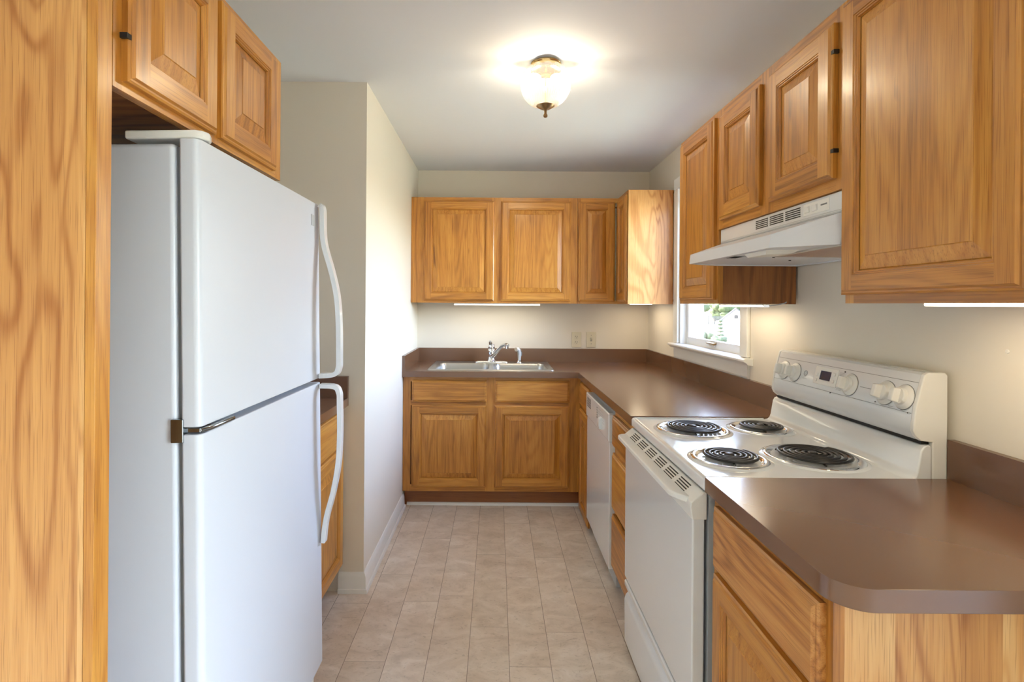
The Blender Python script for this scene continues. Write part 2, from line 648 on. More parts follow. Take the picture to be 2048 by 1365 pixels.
def door(F, u0, u1, v0, v1, parent, mat='oak', hinge=None, name='door', rail=0.052, strips=None):
    U, V = F.u, F.v
    mb = MB()
    sd = [seed(), seed(), seed(), seed()]
    gr = [U, V, U, V]
    b = rail
    outer = [(0, 0), (0, 0.0115), (0.004, 0.0140), (0.0075, 0.0142), (0.0115, 0.019)]
    ring_faces(mb, F, u0, u1, v0, v1, outer, sd, gr)
    a = 0.0115
    t = 0.019
    mb.poly([F.p(u0 + a, v0 + a, t), F.p(u0 + b, v0 + a, t), F.p(u0 + b, v1 - a, t), F.p(u0 + a, v1 - a, t)], G=V, seed=sd[3][0], board=sd[3][1])
    mb.poly([F.p(u1 - b, v0 + a, t), F.p(u1 - a, v0 + a, t), F.p(u1 - a, v1 - a, t), F.p(u1 - b, v1 - a, t)], G=V, seed=sd[1][0], board=sd[1][1])
    mb.poly([F.p(u0 + b, v0 + a, t), F.p(u1 - b, v0 + a, t), F.p(u1 - b, v0 + b, t), F.p(u0 + b, v0 + b, t)], G=U, seed=sd[0][0], board=sd[0][1])
    mb.poly([F.p(u0 + b, v1 - b, t), F.p(u1 - b, v1 - b, t), F.p(u1 - b, v1 - a, t), F.p(u0 + b, v1 - a, t)], G=U, seed=sd[2][0], board=sd[2][1])
    inner = [(b, 0.019), (b + 0.0015, 0.0165), (b + 0.0045, 0.0165), (b + 0.006, 0.0138), (b + 0.009, 0.0138), (b + 0.0115, 0.008)]
    ring_faces(mb, F, u0, u1, v0, v1, inner, sd, gr)
    mb.poly(loop(F, u0, u1, v0, v1, 0, 0), G=V)
    d = put(name, mb, mat, parent, smooth=False)
    pb = MB()
    i0 = b + 0.0095
    iw = min(0.034, (u1 - u0) * 0.11)
    sp = [seed()] * 4
    pr = [(i0, 0.0055), (i0 + 0.004, 0.0080), (i0 + iw, 0.0158), (i0 + iw + 0.0015, 0.0176)]
    ring_faces(pb, F, u0, u1, v0, v1, pr, sp, [V] * 4)
    ic = i0 + iw + 0.0015
    cu0, cu1 = u0 + ic, u1 - ic
    n = strips or max(1, round((cu1 - cu0) / 0.11))
    cuts = [cu0] + [cu0 + (cu1 - cu0) * (k + RND.uniform(-0.2, 0.2)) / n for k in range(1, n)] + [cu1]
    for k in range(n):
        pb.poly([F.p(cuts[k], v0 + ic, 0.0176), F.p(cuts[k + 1], v0 + ic, 0.0176), F.p(cuts[k + 1], v1 - ic, 0.0176), F.p(cuts[k], v1 - ic, 0.0176)], G=V, board=0.25 + 0.5 * RND.random())
    put('raised_panel', pb, mat, d, smooth=False)
    if hinge:
        for v in hinge[1]:
            hb = MB()
            e = u0 if hinge[0] == 'l' else u1
            F.box(hb, e - 0.006, e + 0.006, v - 0.005, v + 0.005, 0.0005, 0.0145)
            put('hinge', hb, 'dark', d, smooth=False)
    return d


def drawer_front(F, u0, u1, v0, v1, parent, name='drawer', mat='oak'):
    mb = MB()
    s1 = seed()
    pr = [(0, 0), (0, 0.011), (0.004, 0.0140), (0.008, 0.0142), (0.013, 0.019)]
    ring_faces(mb, F, u0, u1, v0, v1, pr, [s1] * 4, [F.u] * 4)
    mb.poly(loop(F, u0, u1, v0, v1, 0.013, 0.019), G=F.u, seed=s1[0], board=s1[1])
    mb.poly(loop(F, u0, u1, v0, v1, 0, 0), G=F.u, seed=s1[0], board=s1[1])
    return put(name, mb, mat, parent, smooth=False)


def shell(x0, x1, y0, y1, z0, z1, parent, skip='', t=0.014, mat='raw', name='carcass'):
    """hollow cabinet body; skip lists open sides among w e s n b t"""
    mb = MB()
    if 'w' not in skip: mb.box(x0, x0 + t, y0, y1, z0, z1)
    if 'e' not in skip: mb.box(x1 - t, x1, y0, y1, z0, z1)
    if 's' not in skip: mb.box(x0, x1, y0, y0 + t, z0, z1)
    if 'n' not in skip: mb.box(x0, x1, y1 - t, y1, z0, z1)
    if 'b' not in skip: mb.box(x0, x1, y0, y1, z0, z0 + t, G='x')
    if 't' not in skip: mb.box(x0, x1, y0, y1, z1 - t, z1, G='x')
    return put(name, mb, mat, parent, smooth=False)


def veneer(mb, x0, x1, y0, y1, z0, z1, axis, widths):
    """upright panel of veneer strips of the given widths (repeated) along an axis"""
    a, b = (x0, x1) if axis == 'x' else (y0, y1)
    p, i = a, 0
    while p < b - 1e-4:
        q = min(b, p + widths[i % len(widths)])
        if axis == 'x': mb.box(p, q, y0, y1, z0, z1)
        else: mb.box(x0, x1, p, q, z0, z1)
        p, i = q, i + 1


# ------------------------------------------------------------------ the room
T = 0.15
XD, YC = 3.2, 0.35      # unseen end behind the camera, widened rightward to bring in daylight
struct('floor', MB().box(XA - T, XR + T, YC, YW + T, -0.08, 0).box(XA - T, XD + T, YR - T, YC, -0.08, 0), 'vinyl', smooth=False)
struct('ceiling', MB().box(XA - T, XR + T, YC, YW + T, HC, HC + 0.12).box(XA - T, XD + T, YR - T, YC, HC, HC + 0.12), 'ceil', smooth=False)
struct('wall_back', MB().box(XA - T, XR + T, YW, YW + T, 0, HC), 'paint', smooth=False)
struct('wall_left', MB().box(XA, XL, YP, YW, 0, HC), 'paint', smooth=False)
struct('wall_alcove', MB().box(XA - T, XA, YR, YW, 0, HC), 'paint', smooth=False)
WY0, WY1, WZ0, WZ1 = 2.497, 3.372, 1.100, 2.13
wb = MB()
wb.box(XR, XR + T, YC + T, WY0, 0, HC)
wb.box(XR, XD, YC, YC + T, 0, HC)
wb.box(XR, XR + T, WY1, YW, 0, HC)
wb.box(XR, XR + T, WY0, WY1, 0, WZ0)
wb.box(XR, XR + T, WY0, WY1, WZ1, HC)
struct('wall_right', wb, 'paint', smooth=False)
# unseen end behind the camera; glazed side door added to let daylight in
struct('wall_front', MB().box(XA - T, XD + T, YR - T, YR, 0, HC), 'paint', smooth=False)
RY0_, RY1_, RZ1 = -2.30, -0.45, 2.08
rb = MB()
rb.box(XD, XD + T, YR, RY0_, 0, HC)
rb.box(XD, XD + T, RY1_, YC + T, 0, HC)
rb.box(XD, XD + T, RY0_, RY1_, RZ1, HC)
struct('wall_added_side', rb, 'paint', smooth=False)
portal('added_door_daylight', (XD + T + 0.01, (RY0_ + RY1_) / 2, RZ1 / 2), (0, math.pi / 2, 0), RZ1, RY1_ - RY0_)  # sky portal for the added, unseen opening
pd = MB()
ym = (RY0_ + RY1_) / 2
for a, b in ((RY0_, RY0_ + 0.06), (RY1_ - 0.06, RY1_), (ym - 0.03, ym + 0.03)):
    pd.box(XD + 0.06, XD + 0.10, a, b, 0, RZ1)
for a, b in ((RY0_ + 0.06, ym - 0.03), (ym + 0.03, RY1_ - 0.06)):
    pd.box(XD + 0.06, XD + 0.10, a, b, 0, 0.08)
    pd.box(XD + 0.06, XD + 0.10, a, b, RZ1 - 0.06, RZ1)
o = struct('added_door', pd, 'trim', smooth=False)
put('pane', MB().box(XD + 0.077, XD + 0.083, RY0_ + 0.06, RY1_ - 0.06, 0.08, RZ1 - 0.06), 'pane', o, smooth=False)

# baseboards
bp = [(0, 0), (0.022, 0), (0.022, 0.008), (0.019, 0.017), (0.0135, 0.020), (0.0125, 0.072), (0.009, 0.082), (0.004, 0.092), (0, 0.094)]
bl = MB().prism([(XL + u, v) for u, v in bp], 'y', YP, FB + 0.02)
for p in bl.v[:len(bp)]:
    p.y -= p.x - XL
struct('baseboard_left', bl, 'trim', angle=25)
be = MB().prism([(YP - u, v) for u, v in bp], 'x', -0.735, XL)
for p in be.v[len(bp):]:
    p.x += YP - p.y
struct('baseboard_end', be, 'trim', angle=25)
struct('trim_1', MB().prism([(3.515, 0), (3.515, 0.018), (3.508, 0.017), (3.502, 0.010), (3.500, 0)], 'x', XL + 0.022, 0.640), 'trim', angle=25)

# window in the right wall
win = MB()
JX = XR + T
win.box(XR, JX, WY0, WY0 + 0.018, WZ0, WZ1)
win.box(XR, JX, WY1 - 0.018, WY1, WZ0, WZ1)
win.box(XR, JX, WY0, WY1, WZ1 - 0.018, WZ1)
win.box(XR + 0.03, JX + 0.03, WY0, WY1, WZ0, WZ0 + 0.012)
for k in range(3):
    win.box(XR + 0.075 + k * 0.022, XR + 0.083 + k * 0.022, WY1 - 0.026, WY1 - 0.018, WZ0, WZ1)
w1 = struct('window_1', win, 'trim', smooth=False)
cs = MB()
cs.box(XR - 0.018, XR, WY0 - 0.070, WY0 + 0.004, 1.120, WZ1 - 0.004)
cs.box(XR - 0.018, XR, WY1 - 0.004, WY1 + 0.070, 1.120, WZ1 - 0.004)
cs.box(XR - 0.018, XR, WY0 - 0.070, WY1 + 0.070, WZ1 - 0.004, 2.20)
put('window_casing', cs, 'trim', w1, bev=(0.004, 2))
st = MB().prism([(XR + 0.045, 1.118), (XR - 0.036, 1.118), (XR - 0.046, 1.112), (XR - 0.046, 1.104), (XR - 0.034, 1.098), (XR - 0.026, 1.088), (XR + 0.0, 1.084), (XR + 0.0, 1.098), (XR + 0.045, 1.098)], 'y', WY0 - 0.098, WY1 + 0.098)
put('window_stool', st, 'trim', w1, angle=20)
ap = MB().prism([(XR, 1.0205), (XR - 0.010, 1.0205), (XR - 0.014, 1.030), (XR - 0.014, 1.088), (XR, 1.088)], 'y', WY0 - 0.066, WY1 + 0.066)
put('window_apron', ap, 'trim', w1, angle=20)
sa = MB()
SX = XR + 0.040
for a, b in ((WY0 + 0.018, WY0 + 0.050), (WY1 - 0.050, WY1 - 0.018)):
    sa.box(SX, SX + 0.032, a, b, 1.113, 1.62)
sa.box(SX, SX + 0.032, WY0 + 0.05, WY1 - 0.05, 1.113, 1.164)
sa.box(SX, SX + 0.032, WY0 + 0.05, WY1 - 0.05, 1.590, 1.62)
sash = put('sash', sa, 'trim', w1, bev=(0.003, 1))
put('pane', MB().box(SX + 0.014, SX + 0.018, WY0 + 0.05, WY1 - 0.05, 1.164, 1.59), 'pane', sash, smooth=False)
su = MB()
for a, b in ((WY0 + 0.018, WY0 + 0.050), (WY1 - 0.050, WY1 - 0.018)):
    su.box(SX + 0.034, SX + 0.064, a, b, 1.60, 2.11)
su.box(SX + 0.034, SX + 0.064, WY0 + 0.05, WY1 - 0.05, 1.60, 1.63)
su.box(SX + 0.034, SX + 0.064, WY0 + 0.05, WY1 - 0.05, 2.07, 2.11)
sash2 = put('sash', su, 'trim', w1, bev=(0.003, 1))
put('pane', MB().box(SX + 0.047, SX + 0.051, WY0 + 0.05, WY1 - 0.05, 1.63, 2.07), 'pane', sash2, smooth=False)
lk = MB()
lk.box(SX - 0.010, SX, 2.905, 2.975, 1.134, 1.142)
lk.prism([(SX, 1.142), (SX - 0.016, 1.142), (SX - 0.024, 1.148), (SX - 0.024, 1.153), (SX, 1.156)], 'y', 2.895, 2.985, m=1)
put('sash_lift', lk, ['chrome', 'bronze'], w1, bev=(0.002, 2))
portal('window_daylight', (JX + 0.06, (WY0 + WY1) / 2, (WZ0 + WZ1) / 2), (0, math.pi / 2, 0), WZ1 - WZ0, WY1 - WY0)

# ------------------------------------------------------------------ tall panel and cabinet over the refrigerator (left)
XO = -0.697
tp = thing('end_panel', 'tall honey wood panel standing floor to ceiling beside the refrigerator', 'cabinet panel', (XO - 0.3, 0.9, 0))
mb = MB()
veneer(mb, XA + 0.01, XO - 0.019, 0.900, 0.918, 0, UZ1 + 0.03, 'x', [0.17, 0.24, 0.19])
put('panel', mb, 'hickory', tp, smooth=False)
mb = MB().box(XO - 0.019, XO, 0.900, 0.936, 0, UZ1)
put('stile', mb, 'oak', tp, bev=(0.0015, 1))

fc = thing('wall_cabinet', 'honey oak double door cabinet hung above the white refrigerator', 'cabinet', (XO - 0.3, 1.3, 1.755))
F = Face((XO, 0.900, 0), (0, 1, 0), (1, 0, 0))
face_frame(F, 0.762, 1.755, UZ1, [(0.0365, 0.060), (0.724, 0.762), (0.352, 0.392)],
           [(0.060, 0.352, 1.755, 1.793), (0.392, 0.724, 1.755, 1.793), (0.060, 0.352, 2.096, UZ1), (0.392, 0.724, 2.096, UZ1)], fc)
shell(XA + 0.005, XO - 0.019, 0.919, 1.661, 1.775, UZ1, fc)
door(F, 0.058, 0.362, 1.772, 2.113, fc, hinge=('l', (1.855, 2.03)))
door(F, 0.384, 0.702, 1.772, 2.113, fc)

# ------------------------------------------------------------------ refrigerator
FY0, FY1 = 1.089, 1.837
fr = thing('refrigerator', 'white top freezer refrigerator with two long curved handles', 'refrigerator', (-0.95, 1.463, 0))
fr.rotation_euler = (0, -0.0157, 0)
FX = -0.603
body = put('body', MB().box(-1.285, FX - 0.053, FY0 + 0.004, FY1 - 0.004, 0.02, 1.697), 'fridge', fr, bev=(0.012, 3))
gk = MB()
gk.box(FX - 0.053, FX - 0.042, FY0 + 0.014, FY1 - 0.014, 1.100, 1.690)
gk.box(FX - 0.053, FX - 0.042, FY0 + 0.014, FY1 - 0.014, 0.100, 1.070)
put('gasket', gk, 'gasket', fr, smooth=False)
put('toe_grille', MB().box(FX - 0.055, FX - 0.030, FY0 + 0.01, FY1 - 0.01, 0.02, 0.085), 'plastic', fr, bev=(0.004, 2))


def fridge_door(name, z0, z1):
    mb = MB()
    y0, y1 = FY0, FY1
    x0, x1 = FX - 0.042, FX
    prof = []
    # plan outline with generous rounded front corners
    prof += [(x0, y0 + 0.004), (x0 + 0.004, y0)]
    for k in range(7):
        a = k / 6 * math.pi / 2
        prof.append((x1 - 0.014 + 0.014 * math.sin(a), y0 + 0.014 - 0.014 * math.cos(a)))
    for k in range(7):
        a = k / 6 * math.pi / 2
        prof.append((x1 - 0.014 + 0.014 * math.cos(a), y1 - 0.014 + 0.014 * math.sin(a)))
    prof += [(x0 + 0.004, y1), (x0, y1 - 0.004)]
    mb.prism(prof, 'z', z0, z1)
    return put(name, mb, 'fridge', fr, bev=(0.006, 3), angle=40)


fz = fridge_door('freezer_door', 1.094, 1.705)
ff = fridge_door('fresh_food_door', 0.095, 1.079)


def ribbon(name, path, y0, y1, t, parent, mat='white'):
    """flat handle strip: path of (x, z) in the side view"""
    L, R = [], []
    n = len(path)
    for i, (x, z) in enumerate(path):
        dx = path[min(i + 1, n - 1)][0] - path[max(i - 1, 0)][0]
        dz = path[min(i + 1, n - 1)][1] - path[max(i - 1, 0)][1]
        l = math.hypot(dx, dz)
        nx, nz = dz / l, -dx / l
        L.append((x + nx * t / 2, z + nz * t / 2))
        R.append((x - nx * t / 2, z - nz * t / 2))
    mb = MB()
    for i in range(n - 1):
        a, b, c, d = L[i], L[i + 1], R[i + 1], R[i]
        if i == 0:
            k0 = len(mb.v)
        mb.add([], [])
    pts = []
    for (p, q) in zip(L, R):
        pts += [(p[0], y0, p[1]), (p[0], y1, p[1]), (q[0], y1, q[1]), (q[0], y0, q[1])]
    fs = []
    for i in range(n - 1):
        for j in range(4):
            fs.append((i * 4 + j, i * 4 + (j + 1) % 4, i * 4 + 4 + (j + 1) % 4, i * 4 + 4 + j))
    fs += [(3, 2, 1, 0), tuple(4 * (n - 1) + j for j in range(4))]
    mb.add(pts, fs)
    return put(name, mb, mat, parent, bev=(0.0035, 3), angle=50)


def smooth_path(keys, n=10):
    """Catmull-Rom through the keys"""
    out = []
    K = [keys[0]] + list(keys) + [keys[-1]]
    for i in range(1, len(K) - 2):
        p0, p1, p2, p3 = K[i - 1:i + 3]
        for k in range(n):
            t = k / n
            out.append(tuple(0.5 * (2 * b + (c - a) * t + (2 * a - 5 * b + 4 * c - d) * t * t + (3 * b - a - 3 * c + d) * t ** 3)
                             for a, b, c, d in zip(p0, p1, p2, p3)))
    out.append(tuple(keys[-1]))
    return out


e = FX
h1 = smooth_path([(e + 0.010, 1.700), (e + 0.019, 1.685), (e + 0.020, 1.600), (e + 0.028, 1.545), (e + 0.050, 1.465), (e + 0.067, 1.380), (e + 0.073, 1.280),
                  (e + 0.073, 1.165), (e + 0.071, 1.130), (e + 0.056, 1.108), (e + 0.004, 1.103)])
ribbon('handle', h1, FY1 - 0.036, FY1 - 0.006, 0.016, fz)
h2 = smooth_path([(e + 0.004, 1.068), (e + 0.056, 1.064), (e + 0.071, 1.044), (e + 0.073, 1.010), (e + 0.073, 0.900), (e + 0.067, 0.800), (e + 0.050, 0.705),
                  (e + 0.028, 0.625), (e + 0.018, 0.575), (e + 0.012, 0.520)])
ribbon('handle', h2, FY1 - 0.036, FY1 - 0.006, 0.016, ff)
put('badge', MB().box(FX, FX + 0.002, FY1 - 0.085, FY1 - 0.058, 1.622, 1.660), 'greyplastic', fz, bev=(0.001, 1))['label'] = 'small blank grey square badge'
hc = MB().prism([(FX - 0.165, FY0 + 0.012), (FX - 0.015, FY0 + 0.012), (FX - 0.002, FY0 + 0.020), (FX + 0.004, FY0 + 0.038), (FX - 0.004, FY0 + 0.060), (FX - 0.03, FY0 + 0.072), (FX - 0.165, FY0 + 0.072)], 'z', 1.708, 1.727)
put('hinge_cover', hc, 'plastic', fr, bev=(0.005, 3))
ch = MB()
ch.box(FX - 0.062, FX - 0.035, FY0 - 0.004, FY0 + 0.02, 1.062, 1.112)
ch.box(FX - 0.05, FX - 0.004, FY0 + 0.006, FY0 + 0.05, 1.081, 1.092)
ch.tube([(FX - 0.008, FY0 + 0.008, 1.0865), (FX + 0.003, FY0 + 0.03, 1.0865), (FX + 0.003, FY0 + 0.13, 1.0865)], 0.006, 8)
put('center_hinge', ch, 'gunmetal', fr, bev=(0.004, 2))['label'] = 'chrome hinge bracket between the two doors'

# ------------------------------------------------------------------ small base cabinet and worktop past the refrigerator
XS = -0.727
sc = thing('base_cabinet', 'honey oak base cabinet half hidden behind the refrigerator', 'cabinet', (XS - 0.3, 2.15, 0))
F = Face((XS, 1.870, 0), (0, 1, 0), (1, 0, 0))
face_frame(F, 0.572, 0.115, 0.880, [(0, 0.038), (0.534, 0.572)], [(0.038, 0.534, 0.115, 0.14), (0.038, 0.534, 0.69, 0.715), (0.038, 0.534, 0.855, 0.88)], sc)
shell(XA + 0.005, XS - 0.019, 1.870, 2.442, 0.115, 0.88, sc, skip='t')
put('toe_kick', MB().box(XS - 0.085, XS - 0.070, 1.870, 2.442, 0, 0.115, G='y'), 'kick', sc, smooth=False)
drawer_front(F, 0.022, 0.556, 0.707, 0.858, sc)
door(F, 0.022, 0.556, 0.135, 0.690, sc)
ct = thing('countertop', 'short brown laminate countertop behind the refrigerator handle', 'countertop', (XA + 0.3, 2.15, 0.88))
put('slab', MB().box(XA + 0.002, -0.694, 1.868, YP - 0.001, 0.880, ZC), 'laminate', ct, smooth=False)
put('backsplash', MB().box(XA + 0.002, -0.694, YP - 0.020, YP - 0.001, ZC, ZC + 0.102), 'laminate', ct, smooth=False)

# ------------------------------------------------------------------ back run: sink base cabinet
sb = thing('base_cabinet', 'honey oak sink cabinet with two doors below the double sink', 'cabinet', (0, 3.7, 0))
F = Face((XL, FB, 0), (1, 0, 0), (0, -1, 0))
o = -XL
face_frame(F, FR + o, 0.115, 0.880, [(0.002, 0.052), (-0.066 + o, -0.002 + o), (0.486 + o, FR + o - 0.001)],
           [(0.052, -0.066 + o, 0.115, 0.16), (-0.002 + o, 0.486 + o, 0.115, 0.16), (0.052, -0.066 + o, 0.685, 0.72), (-0.002 + o, 0.486 + o, 0.685, 0.72),
            (0.052, -0.066 + o, 0.845, 0.88), (-0.002 + o, 0.486 + o, 0.845, 0.88)], sb)
shell(XL + 0.004, FR - 0.004, FB + 0.019, YW - 0.004, 0.115, 0.878, sb, skip='t')
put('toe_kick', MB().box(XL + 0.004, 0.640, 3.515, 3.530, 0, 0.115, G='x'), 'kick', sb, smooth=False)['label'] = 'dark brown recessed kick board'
drawer_front(F, -0.556 + o, -0.059 + o, 0.711, 0.856, sb, name='false_drawer_front')
drawer_front(F, -0.002 + o, 0.490 + o, 0.711, 0.856, sb, name='false_drawer_front')
door(F, -0.556 + o, -0.061 + o, 0.145, 0.690, sb)
door(F, -0.006 + o, 0.490 + o, 0.145, 0.690, sb)

# ------------------------------------------------------------------ right run: corner cabinet, dishwasher, drawers
DW0, DW1 = 2.455, 3.065


def right_face(y_far):
    return Face((FR, y_far, 0), (0, -1, 0), (-1, 0, 0))


cc = thing('base_cabinet', 'narrow honey oak corner cabinet wedged between sink cabinet and dishwasher', 'cabinet', (0.87, 3.25, 0))
F = right_face(FB)
w = FB - DW1 - 0.004
face_frame(F, w, 0.115, 0.88, [(0.02, 0.06), (w - 0.03, w)], [(0.06, w - 0.03, 0.115, 0.14), (0.06, w - 0.03, 0.69, 0.715), (0.06, w - 0.03, 0.855, 0.88)], cc)
shell(FR + 0.019, XR - 0.003, DW1 + 0.004, FB + 0.0, 0.115, 0.878, cc, skip='tn')
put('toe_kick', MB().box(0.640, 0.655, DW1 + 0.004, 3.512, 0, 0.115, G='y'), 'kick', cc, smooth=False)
drawer_front(F, 0.045, w - 0.012, 0.711, 0.856, cc)
door(F, 0.045, w - 0.012, 0.03, 0.690, cc)

dw = thing('dishwasher', 'white built-in dishwasher under the counter with slotted control panel', 'dishwasher', (0.87, 2.76, 0))
DX = 0.537
put('tub', MB().box(0.580, XR - 0.02, DW0 + 0.006, DW1 - 0.006, 0.02, 0.862), 'greyplastic', dw, smooth=False)
put('door', MB().box(DX + 0.006, 0.580, DW0 + 0.004, DW1 - 0.004, 0.105, 0.712), 'white', dw, bev=(0.004, 2))
cp = put('control_panel', MB().box(DX, 0.580, DW0, DW1, 0.712, 0.848), 'white', dw, bev=(0.006, 3))
mb = MB()
for k in range(6):
    mb.box(DX - 0.0006, DX + 0.004, DW1 - 0.150, DW1 - 0.035, 0.775 + k * 0.0095, 0.7795 + k * 0.0095)
put('vent_slots', mb, 'dark', cp, smooth=False)
mb = MB()
for k in range(5):
    mb.box(DX - 0.002, DX + 0.002, DW0 + 0.275, DW0 + 0.285, 0.768 + k * 0.0125, 0.774 + k * 0.0125)
put('indicator_lights', mb, 'print', cp, smooth=False)
mb = MB()
for k in range(5):
    mb.box(DX - 0.0006, DX + 0.001, DW0 + 0.10 + 0.004 * k, DW0 + 0.245, 0.772 + k * 0.0125, 0.7728 + k * 0.0125)
put('printed_lines', mb, 'print', cp, smooth=False)
mb = MB().box(DX - 0.0008, DX + 0.003, DW0 + 0.150, DW0 + 0.245, 0.735, 0.795)
put('latch_recess', mb, 'greyplastic', cp, bev=(0.0004, 1))
mb = MB().prism([(DX + 0.002, 0.733), (DX - 0.014, 0.740), (DX - 0.018, 0.752), (DX - 0.018, 0.778), (DX - 0.014, 0.790), (DX + 0.002, 0.797)], 'y', DW0 + 0.150, DW0 + 0.185)
put('latch', mb, 'white', cp, bev=(0.003, 2))
put('kick_plate', MB().box(0.610, 0.622, DW0 + 0.004, DW1 - 0.004, 0.0, 0.1), 'white', dw, smooth=False)

db = thing('base_cabinet', 'honey oak stack of three drawers between dishwasher and stove', 'cabinet', (0.87, 2.27, 0))
DB0, DB1 = 2.086, 2.449
F = right_face(DB1)
w = DB1 - DB0
face_frame(F, w, 0.115, 0.88, [(0, 0.025), (w - 0.025, w)], [(0.025, w - 0.025, a, b) for a, b in ((0.115, 0.145), (0.385, 0.415), (0.66, 0.70), (0.845, 0.88))], db)
shell(FR + 0.019, XR - 0.003, DB0, DB1, 0.115, 0.878, db, skip='t')
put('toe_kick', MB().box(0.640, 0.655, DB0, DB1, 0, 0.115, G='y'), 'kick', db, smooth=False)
for a, b in ((0.700, 0.843), (0.405, 0.668), (0.130, 0.380)):
    drawer_front(F, 0.008, w - 0.008, a, b, db)

# ------------------------------------------------------------------ stove
RY0, RY1 = 1.348, 2.074
rg = thing('stove', 'white freestanding electric coil stove between the brown countertops', 'stove', (0.85, 1.71, 0))
put('body', MB().box(0.560, 1.165, RY0 + 0.006, RY1 - 0.006, 0.03, 0.877), 'greyplastic', rg, smooth=False)
ck = MB().prism([(0.545, 0.880), (0.545, 0.906), (0.549, 0.913), (0.556, 0.9145), (0.568, 0.9115), (1.076, 0.9115), (1.088, 0.914), (1.096, 0.921), (1.101, 0.934),
                 (1.110, 0.988), (1.117, 1.000), (1.128, 1.004), (1.136, 1.002), (1.138, 0.990), (1.138, 0.880)], 'y', RY0, RY1)
ck = put('cooktop', ck, 'white', rg, bev=(0.004, 3), angle=45)
for y in (RY0 + 0.004, RY1 - 0.010):
    rim = MB()
    rim.prism([(y, 0.9105), (y, 0.9145), (y + 0.003, 0.9160), (y + 0.006, 0.9145), (y + 0.006, 0.9105)], 'x', 0.556, 1.07)
    put('raised_rim', rim, 'white', ck, angle=60)


def burner(parent, x, y, rp, rc, turns):
    z = 0.9115
    mb = MB()
    mb.lathe((x, y, z), [(rp + 0.010, 0.0002), (rp + 0.004, 0.0030), (rp, 0.0042)], 48)
    put('seat_ring', mb, 'white', parent, angle=60)
    pan = MB()
    pan.lathe((x, y, z), [(rp, 0.0030), (rp - 0.002, 0.0062), (rp - 0.008, 0.0072), (rp - 0.014, 0.0060), (rp - 0.020, 0.0015), (rp - 0.034, -0.010), (rp * 0.45, -0.018), (0.018, -0.020)], 56)
    b = put('drip_pan', pan, 'chrome', parent, angle=60, normals=True)
    b['label'] = 'polished chrome drip pan'
    cl = MB()
    n = turns * 44
    r0 = 0.020
    path = []
    for i in range(n + 1):
        t = i / n
        a = 2 * math.pi * turns * t + 0.6
        r = r0 + (rc - r0) * t
        path.append((x + r * math.cos(a), y + r * math.sin(a), z + 0.0135))
    a = 2 * math.pi * turns + 0.6
    path.append((x + (rc + 0.004) * math.cos(a + 0.15), y + (rc + 0.004) * math.sin(a + 0.15), z + 0.008))
    path.append((x + (rc - 0.004) * math.cos(a + 0.3), y + (rc - 0.004) * math.sin(a + 0.3), z - 0.004))
    cl.tube(path, 0.0052, 8, flat=0.8)
    cl.lathe((x, y, z + 0.0125), [(0.001, 0.0058), (0.012, 0.0055), (0.0145, 0.002), (0.0145, -0.006), (0.001, -0.008)], 20)
    for k in range(3):
        q = k * 2.094 + 0.3
        cl.tube([(x + 0.012 * math.cos(q), y + 0.012 * math.sin(q), z + 0.006), (x + rc * math.cos(q), y + rc * math.sin(q), z + 0.006)], 0.0028, 6)
    put('coil', cl, 'coil', b, angle=60)['label'] = 'black spiral heating coil'


burner(ck, 0.716, 1.880, 0.126, 0.096, 5)
burner(ck, 0.975, 1.905, 0.106, 0.074, 4)
burner(ck, 0.690, 1.525, 0.108, 0.078, 4)
burner(ck, 0.948, 1.545, 0.134, 0.102, 5)

CY0, CY1 = 1.348, 2.045
cprof = [(1.1785, 0.880), (1.1785, 1.186), (1.172, 1.1925), (1.128, 1.1925), (1.118, 1.187), (1.1140, 1.175), (1.0965, 1.105), (1.0900, 1.060), (1.0890, 1.040), (1.0955, 1.026), (1.110, 1.0145), (1.1395, 1.0105), (1.1395, 0.880)]
inset = [(x + (0.002 if x < 1.13 else -0.002), z - (0.001 if z > 1.15 else 0)) for x, z in cprof]
cn = put('control_console', MB().prism(inset, 'y', CY0 + 0.012, CY1 - 0.012), 'white', rg, angle=28)
for a in (CY0, CY1 - 0.013):
    put('end_cap', MB().prism(cprof, 'y', a, a + 0.013), 'plastic', cn, bev=(0.003, 2), angle=28)
# crease lines and the dark slot under the console
nx, nz = -0.9697, 0.2443          # outward normal of the sloping front


def on_console(y, z, d=0.0):
    x = 1.0985 + (z - 1.105) * (0.0175 / 0.070)
    return Vector((x + nx * d, y, z + nz * d))


def console_quad(mb, y0, y1, z0, z1, d0, d1, m=0):
    P = [on_console(y, z, d) for d in (d0, d1) for z in (z0, z1) for y in (y0, y1)]
    mb.add(P, [(0, 2, 3, 1), (4, 5, 7, 6), (0, 1, 5, 4), (2, 6, 7, 3), (0, 4, 6, 2), (1, 3, 7, 5)], m)


